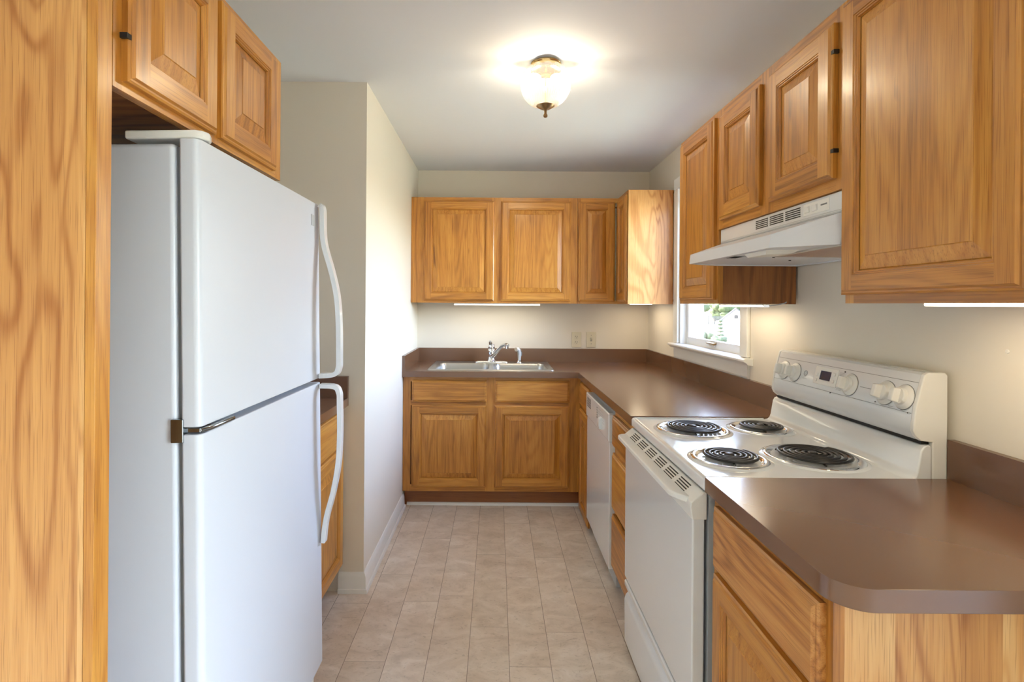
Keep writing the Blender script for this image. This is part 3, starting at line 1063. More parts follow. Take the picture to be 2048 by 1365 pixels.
mb = MB()
console_quad(mb, CY0 + 0.014, CY1 - 0.014, 1.1640, 1.1652, -0.001, 0.0003)
console_quad(mb, CY0 + 0.014, CY1 - 0.014, 1.0835, 1.0845, -0.001, 0.0006)
put('crease_lines', mb, 'print', cn, smooth=False)
put('shadow_slot', MB().box(1.118, 1.142, RY0 + 0.012, CY1 + 0.01, 1.0035, 1.0135), 'dark', cn, smooth=False)['label'] = 'dark slot under the console'
bz = MB()
console_quad(bz, 1.672, 1.790, 1.100, 1.158, -0.001, 0.002)
bz = put('clock_bezel', bz, 'plastic', cn, bev=(0.0015, 2))
mb = MB()
console_quad(mb, 1.705, 1.758, 1.116, 1.146, 0.001, 0.003)
put('clock_screen', mb, 'screen', bz, smooth=False)['label'] = 'dark blue clock window'
for y, z in ((1.775, 1.130), (1.775, 1.112), (1.688, 1.140), (1.688, 1.118)):
    mb = MB()
    console_quad(mb, y - 0.005, y + 0.005, z - 0.005, z + 0.005, 0.001, 0.004)
    put('clock_button', mb, 'plastic', bz, bev=(0.0012, 1))


def knob(parent, y, r=0.031, ang=0.0):
    c = on_console(y, 1.121, 0.0)
    mb = MB()
    mb.lathe(c, [(r + 0.003, 0.0002), (r + 0.003, 0.003), (r, 0.0045), (r - 0.003, 0.009), (r - 0.0065, 0.011), (r - 0.008, 0.0185), (r - 0.010, 0.020), (0.0005, 0.0202)], 36, ax=(nx, 0, nz))
    k = put('knob', mb, 'plastic', parent, angle=35)
    A = Vector((nx, 0, nz))
    U = Vector((0, 1, 0))
    V = A.cross(U)
    U, V = U * math.cos(ang) + V * math.sin(ang), V * math.cos(ang) - U * math.sin(ang)
    g = MB()
    hw, hl = 0.0085, r - 0.011
    P = [c + U * a + V * b + A * h for h, s in ((0.018, 1), (0.038, 0.9)) for a, b in ((-hw * s, -hl * s), (hw * s, -hl * s), (hw * s, hl * s), (-hw * s, hl * s))]
    g.add(P, [(3, 2, 1, 0), (4, 5, 6, 7), (0, 1, 5, 4), (1, 2, 6, 5), (2, 3, 7, 6), (3, 0, 4, 7)])
    put('grip', g, 'plastic', k, bev=(0.003, 3))
    dk = MB()
    dk.lathe(c, [(r + 0.0045, 0.0001), (r + 0.0045, 0.0007), (r + 0.002, 0.0008)], 36, ax=(nx, 0, nz))
    put('dial_ring', dk, 'print', k, angle=60)


for y in (1.975, 1.905, 1.610, 1.462, 1.396):
    knob(cn, y)
mb = MB()
c = on_console(1.842, 1.126)
for rr in (0.010,):
    mb.lathe(c, [(rr, 0.0002), (rr, 0.0007), (rr - 0.0014, 0.0007), (rr - 0.0014, 0.0002)], 28, ax=(nx, 0, nz))
console_quad(mb, 1.836, 1.848, 1.1295, 1.1305, 0, 0.0006)
console_quad(mb, 1.837, 1.847, 1.1225, 1.1235, 0, 0.0006)
console_quad(mb, 1.830, 1.854, 1.107, 1.108, 0, 0.0006)
put('emblem', mb, 'print', cn, smooth=False)['label'] = 'small grey round emblem'
mb = MB()
for k in range(5):
    console_quad(mb, 1.645, 1.668, 1.150 - k * 0.004, 1.1507 - k * 0.004, 0, 0.0005)
    console_quad(mb, 1.645, 1.668, 1.112 - k * 0.004, 1.1127 - k * 0.004, 0, 0.0005)
console_quad(mb, 1.520, 1.566, 1.1215, 1.1228, 0, 0.0005)
console_quad(mb, 1.424, 1.442, 1.0885, 1.0893, 0, 0.0005)
console_quad(mb, 1.600, 1.622, 1.0885, 1.0893, 0, 0.0005)
put('printed_marks', mb, 'print', cn, smooth=False)
for y, z, r in ((1.645, 1.156, 0.0022), (1.654, 1.106, 0.0022), (1.690, 1.082, 0.002), (1.492, 1.090, 0.0016), (1.372, 1.083, 0.0016)):
    mb = MB().lathe(on_console(y, z), [(0.0002, 0.0012), (r, 0.0012), (r, 0.0)], 12, ax=(nx, 0, nz))
    put('indicator_dot', mb, 'dark', cn, smooth=False)

od = put('oven_door', MB().box(0.519, 0.552, RY0 + 0.010, RY1 - 0.010, 0.285, 0.812), 'white', rg, bev=(0.005, 3))
tr_ = MB().prism([(0.517, 0.802), (0.512, 0.836), (0.514, 0.848), (0.545, 0.873), (0.556, 0.873), (0.556, 0.802)], 'y', RY0 + 0.006, RY1 - 0.006)
tr_ = put('door_top', tr_, 'plastic', od, bev=(0.003, 2), angle=40)
hd = MB().prism([(0.530, RY0 + 0.028), (0.512, RY0 + 0.036), (0.494, RY0 + 0.060), (0.481, RY0 + 0.085), (0.481, RY1 - 0.045), (0.486, RY1 - 0.030), (0.500, RY1 - 0.018), (0.530, RY1 - 0.014)], 'z', 0.836, 0.853)
put('handle', hd, 'plastic', od, bev=(0.005, 3), angle=45)
vs = MB()
for gidx in range(6):
    ya = RY0 + 0.075 + gidx * 0.100
    for k in range(4):
        t0 = 0.16 + k * 0.2
        xa, za = 0.514 + (0.545 - 0.514) * t0, 0.848 + 0.025 * t0
        xb, zb = xa + 0.031 * 0.09, za + 0.025 * 0.09
        P = [(xa - 0.0004, ya, za + 0.0005), (xa - 0.0004, ya + 0.075, za + 0.0005), (xb - 0.0004, ya + 0.075, zb + 0.0005), (xb - 0.0004, ya, zb + 0.0005)]
        Q = [(x + 0.002, y, z - 0.003) for x, y, z in P]
        vs.add(P + Q, [(0, 1, 2, 3), (7, 6, 5, 4), (0, 4, 5, 1), (1, 5, 6, 2), (2, 6, 7, 3), (3, 7, 4, 0)])
put('vent_slots', vs, 'dark', od, smooth=False)
dr = MB().prism([(0.521, 0.030), (0.519, 0.195), (0.524, 0.212), (0.536, 0.226), (0.526, 0.240), (0.519, 0.252), (0.519, 0.268), (0.523, 0.272), (0.552, 0.272), (0.552, 0.030)], 'y', RY0 + 0.010, RY1 - 0.010)
put('storage_drawer', dr, 'white', rg, bev=(0.0025, 2), angle=25)
for x in (0.60, 1.12):
    for y in (RY0 + 0.06, RY1 - 0.06):
        ft = MB()
        ft.lathe((x, y, 0), [(0.001, 0), (0.016, 0), (0.016, 0.010), (0.006, 0.012), (0.006, 0.031)], 14)
        put('foot', ft, 'dark', rg)

# ------------------------------------------------------------------ near base cabinet on the right
nb = thing('base_cabinet', 'honey oak end cabinet with knotty drawer front under the rounded countertop', 'cabinet', (0.9, 1.1, 0))
NB0, NB1 = 0.865, 1.334
F = right_face(NB1)
w = NB1 - NB0
face_frame(F, w, 0.115, 0.88, [(0, 0.030), (w - 0.030, w)], [(0.030, w - 0.030, a, b) for a, b in ((0.115, 0.145), (0.675, 0.715), (0.845, 0.88))], nb)
shell(FR + 0.019, XR - 0.003, NB0 + 0.012, NB1, 0.115, 0.878, nb, skip='t')
mb = MB()
veneer(mb, FR + 0.019, XR - 0.003, NB0, NB0 + 0.012, 0.0, 0.880, 'x', [0.085, 0.11, 0.07, 0.13])
put('end_panel', mb, 'hickory', nb, smooth=False)['label'] = 'pale streaky veneer end panel'
put('toe_kick', MB().box(0.640, 0.655, NB0 + 0.012, NB1, 0, 0.115, G='y'), 'kick', nb, smooth=False)
drawer_front(F, 0.024, w - 0.018, 0.702, 0.857, nb, mat='knotty')
door(F, 0.024, w - 0.018, 0.130, 0.688, nb)

# ------------------------------------------------------------------ countertops
SKX0, SKX1, SKY0, SKY1 = -0.445, 0.380, 3.487, 3.985
CFX, CFY = 0.545, 3.409
ct = thing('countertop', 'L-shaped brown laminate countertop carrying the sink under the window', 'countertop', (0.6, 3.4, 0.88))
mb = MB()
z0, z1 = 0.880, ZC
mb.box(XL + 0.001, SKX0, CFY, YW - 0.001, z0, z1)
mb.box(SKX1, CFX, CFY, YW - 0.001, z0, z1)
mb.box(SKX0, SKX1, CFY, SKY0, z0, z1)
mb.box(SKX0, SKX1, SKY1, YW - 0.001, z0, z1)
mb.box(CFX, XR - 0.001, RY1 + 0.004, YW - 0.001, z0, z1)
put('slab', mb, 'laminate', ct, smooth=False)
mb = MB()
mb.box(XL + 0.001, CFX - 0.0015, CFY - 0.0015, CFY, z0, z1 - 0.0012)
mb.box(CFX - 0.0015, CFX, RY1 + 0.004, CFY, z0, z1 - 0.0012)
put('edge_band', mb, 'laminate', ct, smooth=False)
mb = MB()
mb.box(XL + 0.020, XR - 0.020, YW - 0.020, YW - 0.001, z1, z1 + 0.102)
mb.box(XL + 0.001, XL + 0.020, CFY, YW - 0.001, z1, z1 + 0.102)
mb.box(XR - 0.020, XR - 0.001, RY1 + 0.004, YW - 0.001, z1, z1 + 0.102)
put('backsplash', mb, 'laminate', ct, smooth=False)

ct = thing('countertop', 'brown laminate countertop with rounded corner on the end cabinet', 'countertop', (0.9, 1.08, 0.88))
E0 = 0.815
outl = [(XR - 0.001, RY0 - 0.004), (CFX, RY0 - 0.004)]
R_ = 0.062
for k in range(13):
    a = k / 12 * math.pi / 2
    outl.append((CFX + R_ - R_ * math.cos(a), E0 + R_ - R_ * math.sin(a)))
outl.append((XR - 0.001, E0))
put('slab', MB().prism(outl, 'z', 0.880, ZC), 'laminate', ct, bev=(0.001, 1), angle=50)
put('backsplash', MB().box(XR - 0.020, XR - 0.001, E0, RY0 - 0.004, ZC, ZC + 0.102), 'laminate', ct, smooth=False)

# ------------------------------------------------------------------ sink, faucet, sprayer
sk = thing('sink', 'stainless steel double bowl sink set in the back countertop', 'sink', ((SKX0 + SKX1) / 2, 3.74, ZC))


def rrect(x0, x1, y0, y1, r, n=6):
    out = []
    for cx, cy, a0 in ((x1 - r, y1 - r, 0), (x0 + r, y1 - r, 90), (x0 + r, y0 + r, 180), (x1 - r, y0 + r, 270)):
        for k in range(n + 1):
            a = math.radians(a0 + 90 * k / n)
            out.append((cx + r * math.cos(a), cy + r * math.sin(a)))
    return out


def stack_loops(mb, loops):
    n = len(loops[0])
    pts = [p for l in loops for p in l]
    fs = [(i * n + j, i * n + (j + 1) % n, (i + 1) * n + (j + 1) % n, (i + 1) * n + j) for i in range(len(loops) - 1) for j in range(n)]
    mb.add(pts, fs)


BL = (-0.418, -0.046, 3.515, 3.872)
BR = (-0.018, 0.356, 3.515, 3.872)
mb = MB()
zt = ZC + 0.005
stack_loops(mb, [[(x, y, z) for x, y in rrect(SKX0 - 0.016 + i, SKX1 + 0.016 - i, SKY0 - 0.016 + i, SKY1 + 0.014 - i, 0.025 - i * 0.6)] for i, z in ((0, ZC + 0.0003), (0.002, ZC + 0.0045), (0.008, ZC + 0.0055), (0.014, ZC + 0.003))])
X0, X1, Y0, Y1 = SKX0 - 0.003, SKX1 + 0.003, SKY0 - 0.003, SKY1 + 0.001
zf = ZC + 0.003
cells = [(X0, X1, Y0, BL[2]), (X0, X1, BL[3], Y1), (X0, BL[0], BL[2], BL[3]), (BL[1], BR[0], BL[2], BL[3]), (BR[1], X1, BL[2], BL[3])]
for a, b, c, d in cells:
    mb.poly([(a, c, zf), (b, c, zf), (b, d, zf), (a, d, zf)])
# fill between the square cell and each bowl's rounded corner
for (a, b, c, d) in (BL, BR):
    r = 0.05
    for cx, cy, px, py, a0 in ((b - r, d - r, b, d, 0), (a + r, d - r, a, d, 90), (a + r, c + r, a, c, 180), (b - r, c + r, b, c, 270)):
        arc = [(cx + r * math.cos(math.radians(a0 + 90 * k / 6)), cy + r * math.sin(math.radians(a0 + 90 * k / 6)), zf) for k in range(7)]
        mb.poly([(px, py, zf)] + arc)
put('rim', mb, 'steel', sk, angle=40)
for (a, b, c, d) in (BL, BR):
    mb = MB()
    stack_loops(mb, [[(x, y, z) for x, y in rrect(a + i, b - i, c + i, d - i, 0.05)] for i, z in ((0, zf), (0.003, zf - 0.004), (0.008, zf - 0.03), (0.012, ZC - 0.13), (0.022, ZC - 0.155), (0.040, ZC - 0.165))])
    l = rrect(a + 0.04, b - 0.04, c + 0.04, d - 0.04, 0.05)
    mb.poly([(x, y, ZC - 0.165) for x, y in l])
    bw = put('bowl', mb, 'steel', sk, angle=50)
    mb = MB().lathe(((a + b) / 2, (c + d) / 2, ZC - 0.164), [(0.045, 0), (0.043, 0.003), (0.034, 0.003), (0.030, -0.0005), (0.002, -0.0005)], 28)
    put('drain', mb, 'chrome', bw, angle=40)

fa = thing('faucet', 'chrome single lever faucet with angled spout behind the double sink', 'faucet', (-0.033, 3.93, zf))
mb = MB()
stack_loops(mb, [[(x, y, z) for x, y in rrect(-0.163 + i, 0.097 - i, 3.895 + i * 0.6, 3.957 - i * 0.6, 0.030 - i * 0.5)] for i, z in ((0, zf + 0.0006), (0.001, zf + 0.006), (0.012, zf + 0.012), (0.03, zf + 0.014))])
mb.poly([(x, y, zf + 0.014) for x, y in rrect(-0.133, 0.067, 3.913, 3.939, 0.012)])
put('deck_plate', mb, 'chrome', fa, angle=45)
c = (-0.033, 3.928, zf)
mb = MB().lathe(c, [(0.034, 0.010), (0.031, 0.018), (0.026, 0.026), (0.0245, 0.070), (0.026, 0.078), (0.026, 0.100), (0.022, 0.106), (0.001, 0.107)], 28)
put('valve_body', mb, 'chrome', fa, angle=45)
mb = MB()
mb.tube([(-0.033, 3.915, zf + 0.045), (-0.010, 3.875, zf + 0.066), (0.020, 3.825, zf + 0.108), (0.045, 3.785, zf + 0.138), (0.064, 3.757, zf + 0.150), (0.080, 3.735, zf + 0.150), (0.088, 3.724, zf + 0.146)],
        [0.017, 0.0155, 0.0135, 0.0125, 0.012, 0.012, 0.012], 16)
mb.tube([(0.078, 3.738, zf + 0.152), (0.079, 3.737, zf + 0.122)], [0.0135, 0.013], 16)
put('spout', mb, 'chrome', fa, angle=50)
mb = MB()
mb.lathe((c[0], c[1], zf + 0.106), [(0.0235, 0.001), (0.0255, 0.010), (0.0245, 0.026), (0.019, 0.036), (0.001, 0.039)], 24)
mb.tube([(-0.035, 3.925, zf + 0.128), (-0.040, 3.905, zf + 0.146), (-0.043, 3.875, zf + 0.160), (-0.044, 3.850, zf + 0.166)], [0.015, 0.014, 0.012, 0.009], 14, flat=0.6)
put('lever', mb, 'chrome', fa, angle=50)
sp = thing('sink_sprayer', 'chrome side spray standing beside the kitchen faucet', 'sprayer', (0.178, 3.93, zf))
mb = MB().lathe((0.178, 3.93, zf), [(0.022, 0.0002), (0.021, 0.006), (0.014, 0.010), (0.014, 0.018), (0.001, 0.018)], 22)
put('base', mb, 'chrome', sp, angle=45)
mb = MB()
mb.tube([(0.178, 3.93, zf + 0.016), (0.178, 3.93, zf + 0.070), (0.174, 3.925, zf + 0.092), (0.164, 3.913, zf + 0.104), (0.152, 3.900, zf + 0.102)], [0.0105, 0.0145, 0.0150, 0.0145, 0.0155], 16)
sh = put('spray_head', mb, 'plastic', sp, angle=50)
sh['label'] = 'white spray wand'
mb = MB().tube([(0.1925, 3.927, zf + 0.050), (0.197, 3.926, zf + 0.078), (0.184, 3.920, zf + 0.103)], [0.004, 0.0055, 0.005], 10)
put('trigger', mb, 'chrome', sh, angle=50)

# ------------------------------------------------------------------ outlet and switch on the back wall
ou = thing('wall_outlet', 'almond duplex outlet plate on the back wall above the backsplash', 'outlet', (0.631, YW, 1.093))
put('cover_plate', MB().box(0.594, 0.668, YW - 0.007, YW - 0.0005, 1.030, 1.152), 'almond', ou, bev=(0.003, 2))
for zc in (1.112, 1.070):
    mb = MB().lathe((0.631, YW - 0.0065, zc), [(0.0165, 0), (0.0165, 0.002), (0.0155, 0.003), (0.0005, 0.003)], 28, ax=(0, -1, 0))
    rc_ = put('receptacle', mb, 'almond', ou, angle=40)
    mb = MB()
    for dx in (-0.0062, 0.0062):
        mb.box(0.631 + dx - 0.0013, 0.631 + dx + 0.0013, YW - 0.0102, YW - 0.009, zc - 0.001, zc + 0.008)
    mb.lathe((0.631, YW - 0.009, zc - 0.007), [(0.0028, 0.0012), (0.0002, 0.0012)], 12, ax=(0, -1, 0))
    put('slots', mb, 'dark', rc_, smooth=False)
sw = thing('light_switch', 'almond toggle switch plate on the back wall next to the outlet', 'switch', (0.745, YW, 1.093))
put('cover_plate', MB().box(0.708, 0.782, YW - 0.007, YW - 0.0005, 1.030, 1.152), 'almond', sw, bev=(0.003, 2))
put('toggle', MB().prism([(YW - 0.006, 1.082), (YW - 0.016, 1.098), (YW - 0.016, 1.105), (YW - 0.006, 1.102)], 'x', 0.740, 0.750), 'almond', sw, bev=(0.001, 1))
mb = MB()
mb.box(0.7385, 0.7515, YW - 0.0076, YW - 0.0066, 1.079, 1.106)
for zc in (1.126, 1.059):
    mb.lathe((0.745, YW - 0.0066, zc), [(0.003, 0), (0.003, 0.001), (0.0002, 0.0012)], 12, ax=(0, -1, 0))
put('slot_and_screws', mb, 'print', sw, smooth=False)

wa = MB().lathe((XR - 0.0003, 1.207, 1.262), [(0.0052, 0.0), (0.0045, 0.0022), (0.0022, 0.0026), (0.0016, 0.0006), (0.0002, 0.0006)], 16, ax=(-1, 0, 0))
tag(put('wall_anchor', wa, 'plastic', None, loc=(XR, 1.207, 1.262)), 'tiny white screw anchor left in the wall above the rounded countertop', 'wall anchor')

# ------------------------------------------------------------------ back wall cabinets
bu = thing('wall_cabinet', 'honey oak double door wall cabinet hung above the sink', 'cabinet', (0, 3.9, UZ0))
FBU = 3.7355
F = Face((XL, FBU, 0), (1, 0, 0), (0, -1, 0))
o = -XL
face_frame(F, 0.584 + o, UZ0, UZ1, [(0.002, 0.058), (0.058, 0.108), (-0.035 + o, 0.045 + o), (0.520 + o, 0.583 + o)],
           [(0.108, -0.035 + o, UZ0, UZ0 + 0.035), (0.045 + o, 0.520 + o, UZ0, UZ0 + 0.035), (0.108, -0.035 + o, UZ1 - 0.04, UZ1), (0.045 + o, 0.520 + o, UZ1 - 0.04, UZ1)], bu)
shell(XL + 0.004, 0.583, FBU + 0.019, YW - 0.002, UZ0 + 0.018, UZ1, bu)
door(F, -0.523 + o, -0.020 + o, 1.388, 2.106, bu)
door(F, 0.030 + o, 0.534 + o, 1.388, 2.106, bu)

cu = thing('wall_cabinet', 'L-shaped honey oak corner wall cabinet with pale side beside the window', 'cabinet', (0.95, 3.8, UZ0))
F = Face((0.585, FBU, 0), (1, 0, 0), (0, -1, 0))
face_frame(F, FU - 0.585, UZ0, UZ1, [(0, 0.022)], [(0.022, FU - 0.585, UZ0, UZ0 + 0.03), (0.022, FU - 0.585, UZ1 - 0.035, UZ1)], cu)
door(F, 0.006, 0.266, 1.388, 2.106, cu)
CE = 3.449
F2 = Face((FU, FBU - 0.0005, 0), (0, -1, 0), (-1, 0, 0))
wl = FBU - CE
face_frame(F2, wl, UZ0, UZ1, [(wl - 0.022, wl - 0.001)], [(0.0, wl - 0.022, UZ0, UZ0 + 0.03), (0.0, wl - 0.022, UZ1 - 0.035, UZ1)], cu)
door(F2, 0.024, wl - 0.012, 1.388, 2.106, cu)
mb = MB()
for k in range(22):
    mb.box(0.8525, 0.8560, 3.7130, 3.7165, 1.392 + k * 0.0323, 1.416 + k * 0.0323)
put('piano_hinge', mb, 'almond', cu, smooth=False)['label'] = 'pale segmented piano hinge'
mb = MB()
t = 0.014
mb.box(0.585, XR - 0.002, FBU + 0.019, YW - 0.002, UZ0 + 0.018, UZ0 + 0.032, G='x')
mb.box(FU + 0.019, XR - 0.002, CE + 0.012, FBU + 0.019, UZ0 + 0.018, UZ0 + 0.032, G='y')
mb.box(0.585, XR - 0.002, FBU + 0.019, YW - 0.002, UZ1 - t, UZ1, G='x')
mb.box(FU + 0.019, XR - 0.002, CE + 0.012, FBU + 0.019, UZ1 - t, UZ1, G='y')
mb.box(0.585, 0.599, FBU + 0.019, YW - 0.002, UZ0 + 0.032, UZ1 - t)
put('carcass', mb, 'raw', cu, smooth=False)
mb = MB()
veneer(mb, FU, XR - 0.018, CE, CE + 0.012, UZ0, UZ1, 'x', [0.185, 0.14])
put('side_panel', mb, 'hickory', cu, smooth=False)['label'] = 'pale veneer side panel facing the room'

# ------------------------------------------------------------------ right wall cabinets
HY0, HY1 = 1.300, 2.045


def right_upper(y_far):
    return Face((FU, y_far, 0), (0, -1, 0), (-1, 0, 0))


lu = thing('wall_cabinet', 'narrow tall honey oak wall cabinet between window and range hood', 'cabinet', (1.03, 2.26, UZ0))
LY1 = 2.466
F = right_upper(LY1)
w = LY1 - HY1
face_frame(F, w, UZ0, UZ1, [(0, 0.038), (w - 0.038, w)], [(0.038, w - 0.038, UZ0, UZ0 + 0.038), (0.038, w - 0.038, UZ1 - 0.038, UZ1)], lu)
shell(FU + 0.019, XR - 0.018, HY1 + 0.014, LY1, UZ0 + 0.018, UZ1, lu, skip='s')
mb = MB()
veneer(mb, FU + 0.019, XR - 0.010, HY1, HY1 + 0.012, UZ0, UZ1, 'x', [0.155, 0.16])
put('side_panel', mb, 'raw', lu, smooth=False)['label'] = 'brown veneer side panel under the hood'
door(F, 0.030, w - 0.018, 1.388, 2.113, lu)

hu = thing('wall_cabinet', 'short honey oak double door cabinet mounted over the range hood', 'cabinet', (1.03, 1.67, 1.66))
F = right_upper(HY1)
w = HY1 - HY0
HZ = 1.664
face_frame(F, w, HZ, UZ1, [(0, 0.038), (w - 0.038, w), (0.325, 0.410)],
           [(0.038, 0.325, HZ, HZ + 0.04), (0.410, w - 0.038, HZ, HZ + 0.04), (0.038, 0.325, UZ1 - 0.04, UZ1), (0.410, w - 0.038, UZ1 - 0.04, UZ1)], hu)
shell(FU + 0.019, XR - 0.003, HY0 + 0.002, HY1 - 0.002, HZ + 0.002, UZ1, hu)
door(F, 0.035, 0.338, HZ + 0.031, 2.096, hu)
door(F, 0.398, 0.712, HZ + 0.031, 2.096, hu, hinge=('r', (1.765, 2.02)))

nu = thing('wall_cabinet', 'large single door honey oak wall cabinet over the rounded countertop', 'cabinet', (1.03, 1.07, UZ0))
NU0, NU1 = 0.825, 1.2985
F = right_upper(NU1)
w = NU1 - NU0
face_frame(F, w, UZ0, UZ1, [(0, 0.030), (w - 0.030, w)], [(0.030, w - 0.030, UZ0, UZ0 + 0.038), (0.030, w - 0.030, UZ1 - 0.038, UZ1)], nu)
shell(FU + 0.019, XR - 0.003, NU0, NU1 - 0.0, UZ0 + 0.018, UZ1, nu, mat='oak')
door(F, 0.001, w - 0.020, 1.393, 2.116, nu, strips=3, rail=0.047)

# ------------------------------------------------------------------ range hood
rh = thing('range_hood', 'white range hood with louvred front under the short oak cabinet', 'range hood', (1.04, 1.67, 1.52))
HX = 0.884
put('housing', MB().box(HX, XR - 0.004, HY0 + 0.002, HY1 - 0.002, 1.606, HZ - 0.001), 'white', rh, bev=(0.003, 2))
LX, LZ0, LZ1 = 0.733, 1.521, 1.557
LA, LB = 1.392, 1.968
cn_ = MB()
xb = XR - 0.004
top = [(HX - 0.002, HY0 + 0.004), (HX - 0.002, HY1 - 0.004)]
# outer canopy: lip, sloping top, mitred ends
A = lambda x, y, z: Vector((x, y, z))
lipT = [A(LX + 0.004, LA, LZ1), A(LX + 0.004, LB, LZ1)]
lipB = [A(LX, LA, LZ0), A(LX, LB, LZ0)]
n0, n1 = HY0 + 0.004, HY1 - 0.004
xm = 0.865
topN, topF = A(HX - 0.001, n0, 1.606), A(HX - 0.001, n1, 1.606)
botN, botF = A(xm, n0, LZ0), A(xm, n1, LZ0)
bkN0, bkF0 = A(xb, n0, LZ0), A(xb, n1, LZ0)
bkN1, bkF1 = A(xb, n0, 1.606), A(xb, n1, 1.606)
for q in ([lipB[0], lipT[0], lipT[1], lipB[1]], [lipT[0], topN, topF, lipT[1]], [lipB[0], botN, topN, lipT[0]], [lipB[1], lipT[1], topF, botF],
          [botN, bkN0, bkN1, topN], [botF, topF, bkF1, bkF0]):
    cn_.poly(q)
# turned-in bottom flange and recessed underside
fl = 0.014
inr = [A(LX + fl, LA + 0.006, LZ0), A(LX + fl, LB - 0.006, LZ0), A(xm + 0.004, n1 - fl, LZ0), A(xb - fl, n1 - fl, LZ0), A(xb - fl, n0 + fl, LZ0), A(xm + 0.004, n0 + fl, LZ0)]
out_ = [lipB[0], lipB[1], botF, bkF0, bkN0, botN]
for i in range(6):
    j = (i + 1) % 6
    cn_.poly([out_[i], out_[j], inr[j], inr[i]])
up = [p + Vector((0.0, 0, 0.003 if p.x < 0.8 else 0.004)) for p in inr]
for i in range(6):
    j = (i + 1) % 6
    cn_.poly([inr[i], inr[j], up[j], up[i]])
cn_.poly(up)
cnp = put('canopy', cn_, 'paintsteel', rh, smooth=False)
mb = MB()
for gidx in range(3):
    a = 1.765 - gidx * 0.090
    for k in range(5):
        mb.box(HX - 0.0008, HX + 0.002, a - 0.078, a, 1.6245 + k * 0.0062, 1.6277 + k * 0.0062)
put('louvres', mb, 'dark', rh, smooth=False)
mb = MB()
mb.box(HX - 0.0012, HX + 0.002, HY0 + 0.004, HY1 - 0.004, 1.6095, 1.6105)
mb.box(HX - 0.0012, HX + 0.002, HY0 + 0.004, HY1 - 0.004, 1.6145, 1.6152)
put('crease_lines', mb, 'greyplastic', rh, smooth=False)
pl = put('switch_plate', MB().box(HX - 0.0015, HX + 0.002, 1.375, 1.490, 1.622, 1.655), 'plastic', rh, bev=(0.0006, 1))
for y in (1.472, 1.436):
    put('rocker_switch', MB().prism([(HX, 1.629), (HX - 0.004, 1.630), (HX - 0.007, 1.646), (HX, 1.648)], 'y', y - 0.011, y + 0.011), 'plastic', pl, bev=(0.001, 1))
put('printed_mark', MB().box(HX - 0.0022, HX, 1.384, 1.410, 1.6385, 1.6425), 'print', pl, smooth=False)
lz = 1.5235
lw = MB()
lx0, lx1, ly0, ly1 = 0.765, 0.848, 1.470, 1.600
lw.add([(lx0, ly0, lz), (lx1 + 0.02, ly0, lz + 0.004), (lx1 + 0.02, ly1, lz + 0.004), (lx0, ly1, lz), (lx0 + 0.006, ly0 + 0.012, lz - 0.012), (lx1, ly0 + 0.012, lz - 0.008), (lx1, ly1 - 0.012, lz - 0.008), (lx0 + 0.006, ly1 - 0.012, lz - 0.012)],
       [(0, 1, 5, 4), (1, 2, 6, 5), (2, 3, 7, 6), (3, 0, 4, 7), (4, 5, 6, 7)])
put('light_lens', lw, 'lens', cnp, smooth=False)['label'] = 'frosted white lamp lens'
ff_ = MB()
fy0, fy1, fx0, fx1 = HY0 + 0.026, 1.640, 0.885, XR - 0.035
nfx = 60
pts, fs = [], []
for i in range(nfx + 1):
    x = fx0 + (fx1 - fx0) * i / nfx
    for y in (fy0, fy1):
        pts.append((x, y, 1.5225 + (0.0022 if i % 2 else -0.0022)))
for i in range(nfx):
    fs.append((2 * i, 2 * i + 2, 2 * i + 3, 2 * i + 1))
ff_.add(pts, fs)
for a, b, c, d in ((fx0 - 0.008, fx0, fy0 - 0.008, fy1 + 0.008), (fx1, fx1 + 0.008, fy0 - 0.008, fy1 + 0.008), (fx0, fx1, fy0 - 0.008, fy0), (fx0, fx1, fy1, fy1 + 0.008)):
    ff_.box(a, b, c, d, 1.5195, 1.5252)
put('grease_filter', ff_, 'alum', cnp, smooth=False)['label'] = 'rippled aluminium grease filter'
mb = MB()
mb.box(0.752, 0.800, 1.655, 1.725, 1.5226, 1.5245, m=1)
for k in range(6):
    y = 1.663 + k * 0.0102
    mb.box(0.765, 0.794, y, y + 0.0028, 1.5218, 1.5230)
    mb.box(0.765, 0.770, y, y + 0.0075, 1.5218, 1.5230)
    if k % 2: mb.box(0.780, 0.784, y, y + 0.0075, 1.5218, 1.5230)
put('maker_label', mb, ['dark', 'greyplastic'], cnp, smooth=False)['label'] = 'small label with heavy black lettering'
for x, y in ((0.905, 1.69), (1.02, 1.80)):
    mb = MB()
    mb.lathe((x, y, 1.5250), [(0.0002, -0.003), (0.004, -0.003), (0.004, 0.0)], 12)
    put('screw', mb, 'dark', cnp, smooth=False)

# ------------------------------------------------------------------ under-cabinet strip lights


def strip_light(label, x0, x1, y0, y1, zt, along, power):
    t = thing('strip_light', label, 'light', ((x0 + x1) / 2, (y0 + y1) / 2, zt), 'slim strip lights under the wall cabinets')
    put('housing', MB().box(x0, x1, y0, y1, zt - 0.012, zt), 'plastic', t, bev=(0.002, 1))
    put('lens', MB().box(x0 + 0.003, x1 - 0.003, y0 + 0.003, y1 - 0.003, zt - 0.020, zt - 0.012), 'strip', t, bev=(0.002, 1))
    ld = bpy.data.lights.new('strip_glow', 'AREA')
    ld.shape = 'RECTANGLE'
    ld.size, ld.size_y = x1 - x0, y1 - y0
    ld.energy = power
    ld.color = (1.0, 0.80, 0.52)
    lo = bpy.data.objects.new('strip_glow', ld)
    COL.objects.link(lo)
    lo.parent = t
    lo.location = (0, 0, -0.0225)
    return t


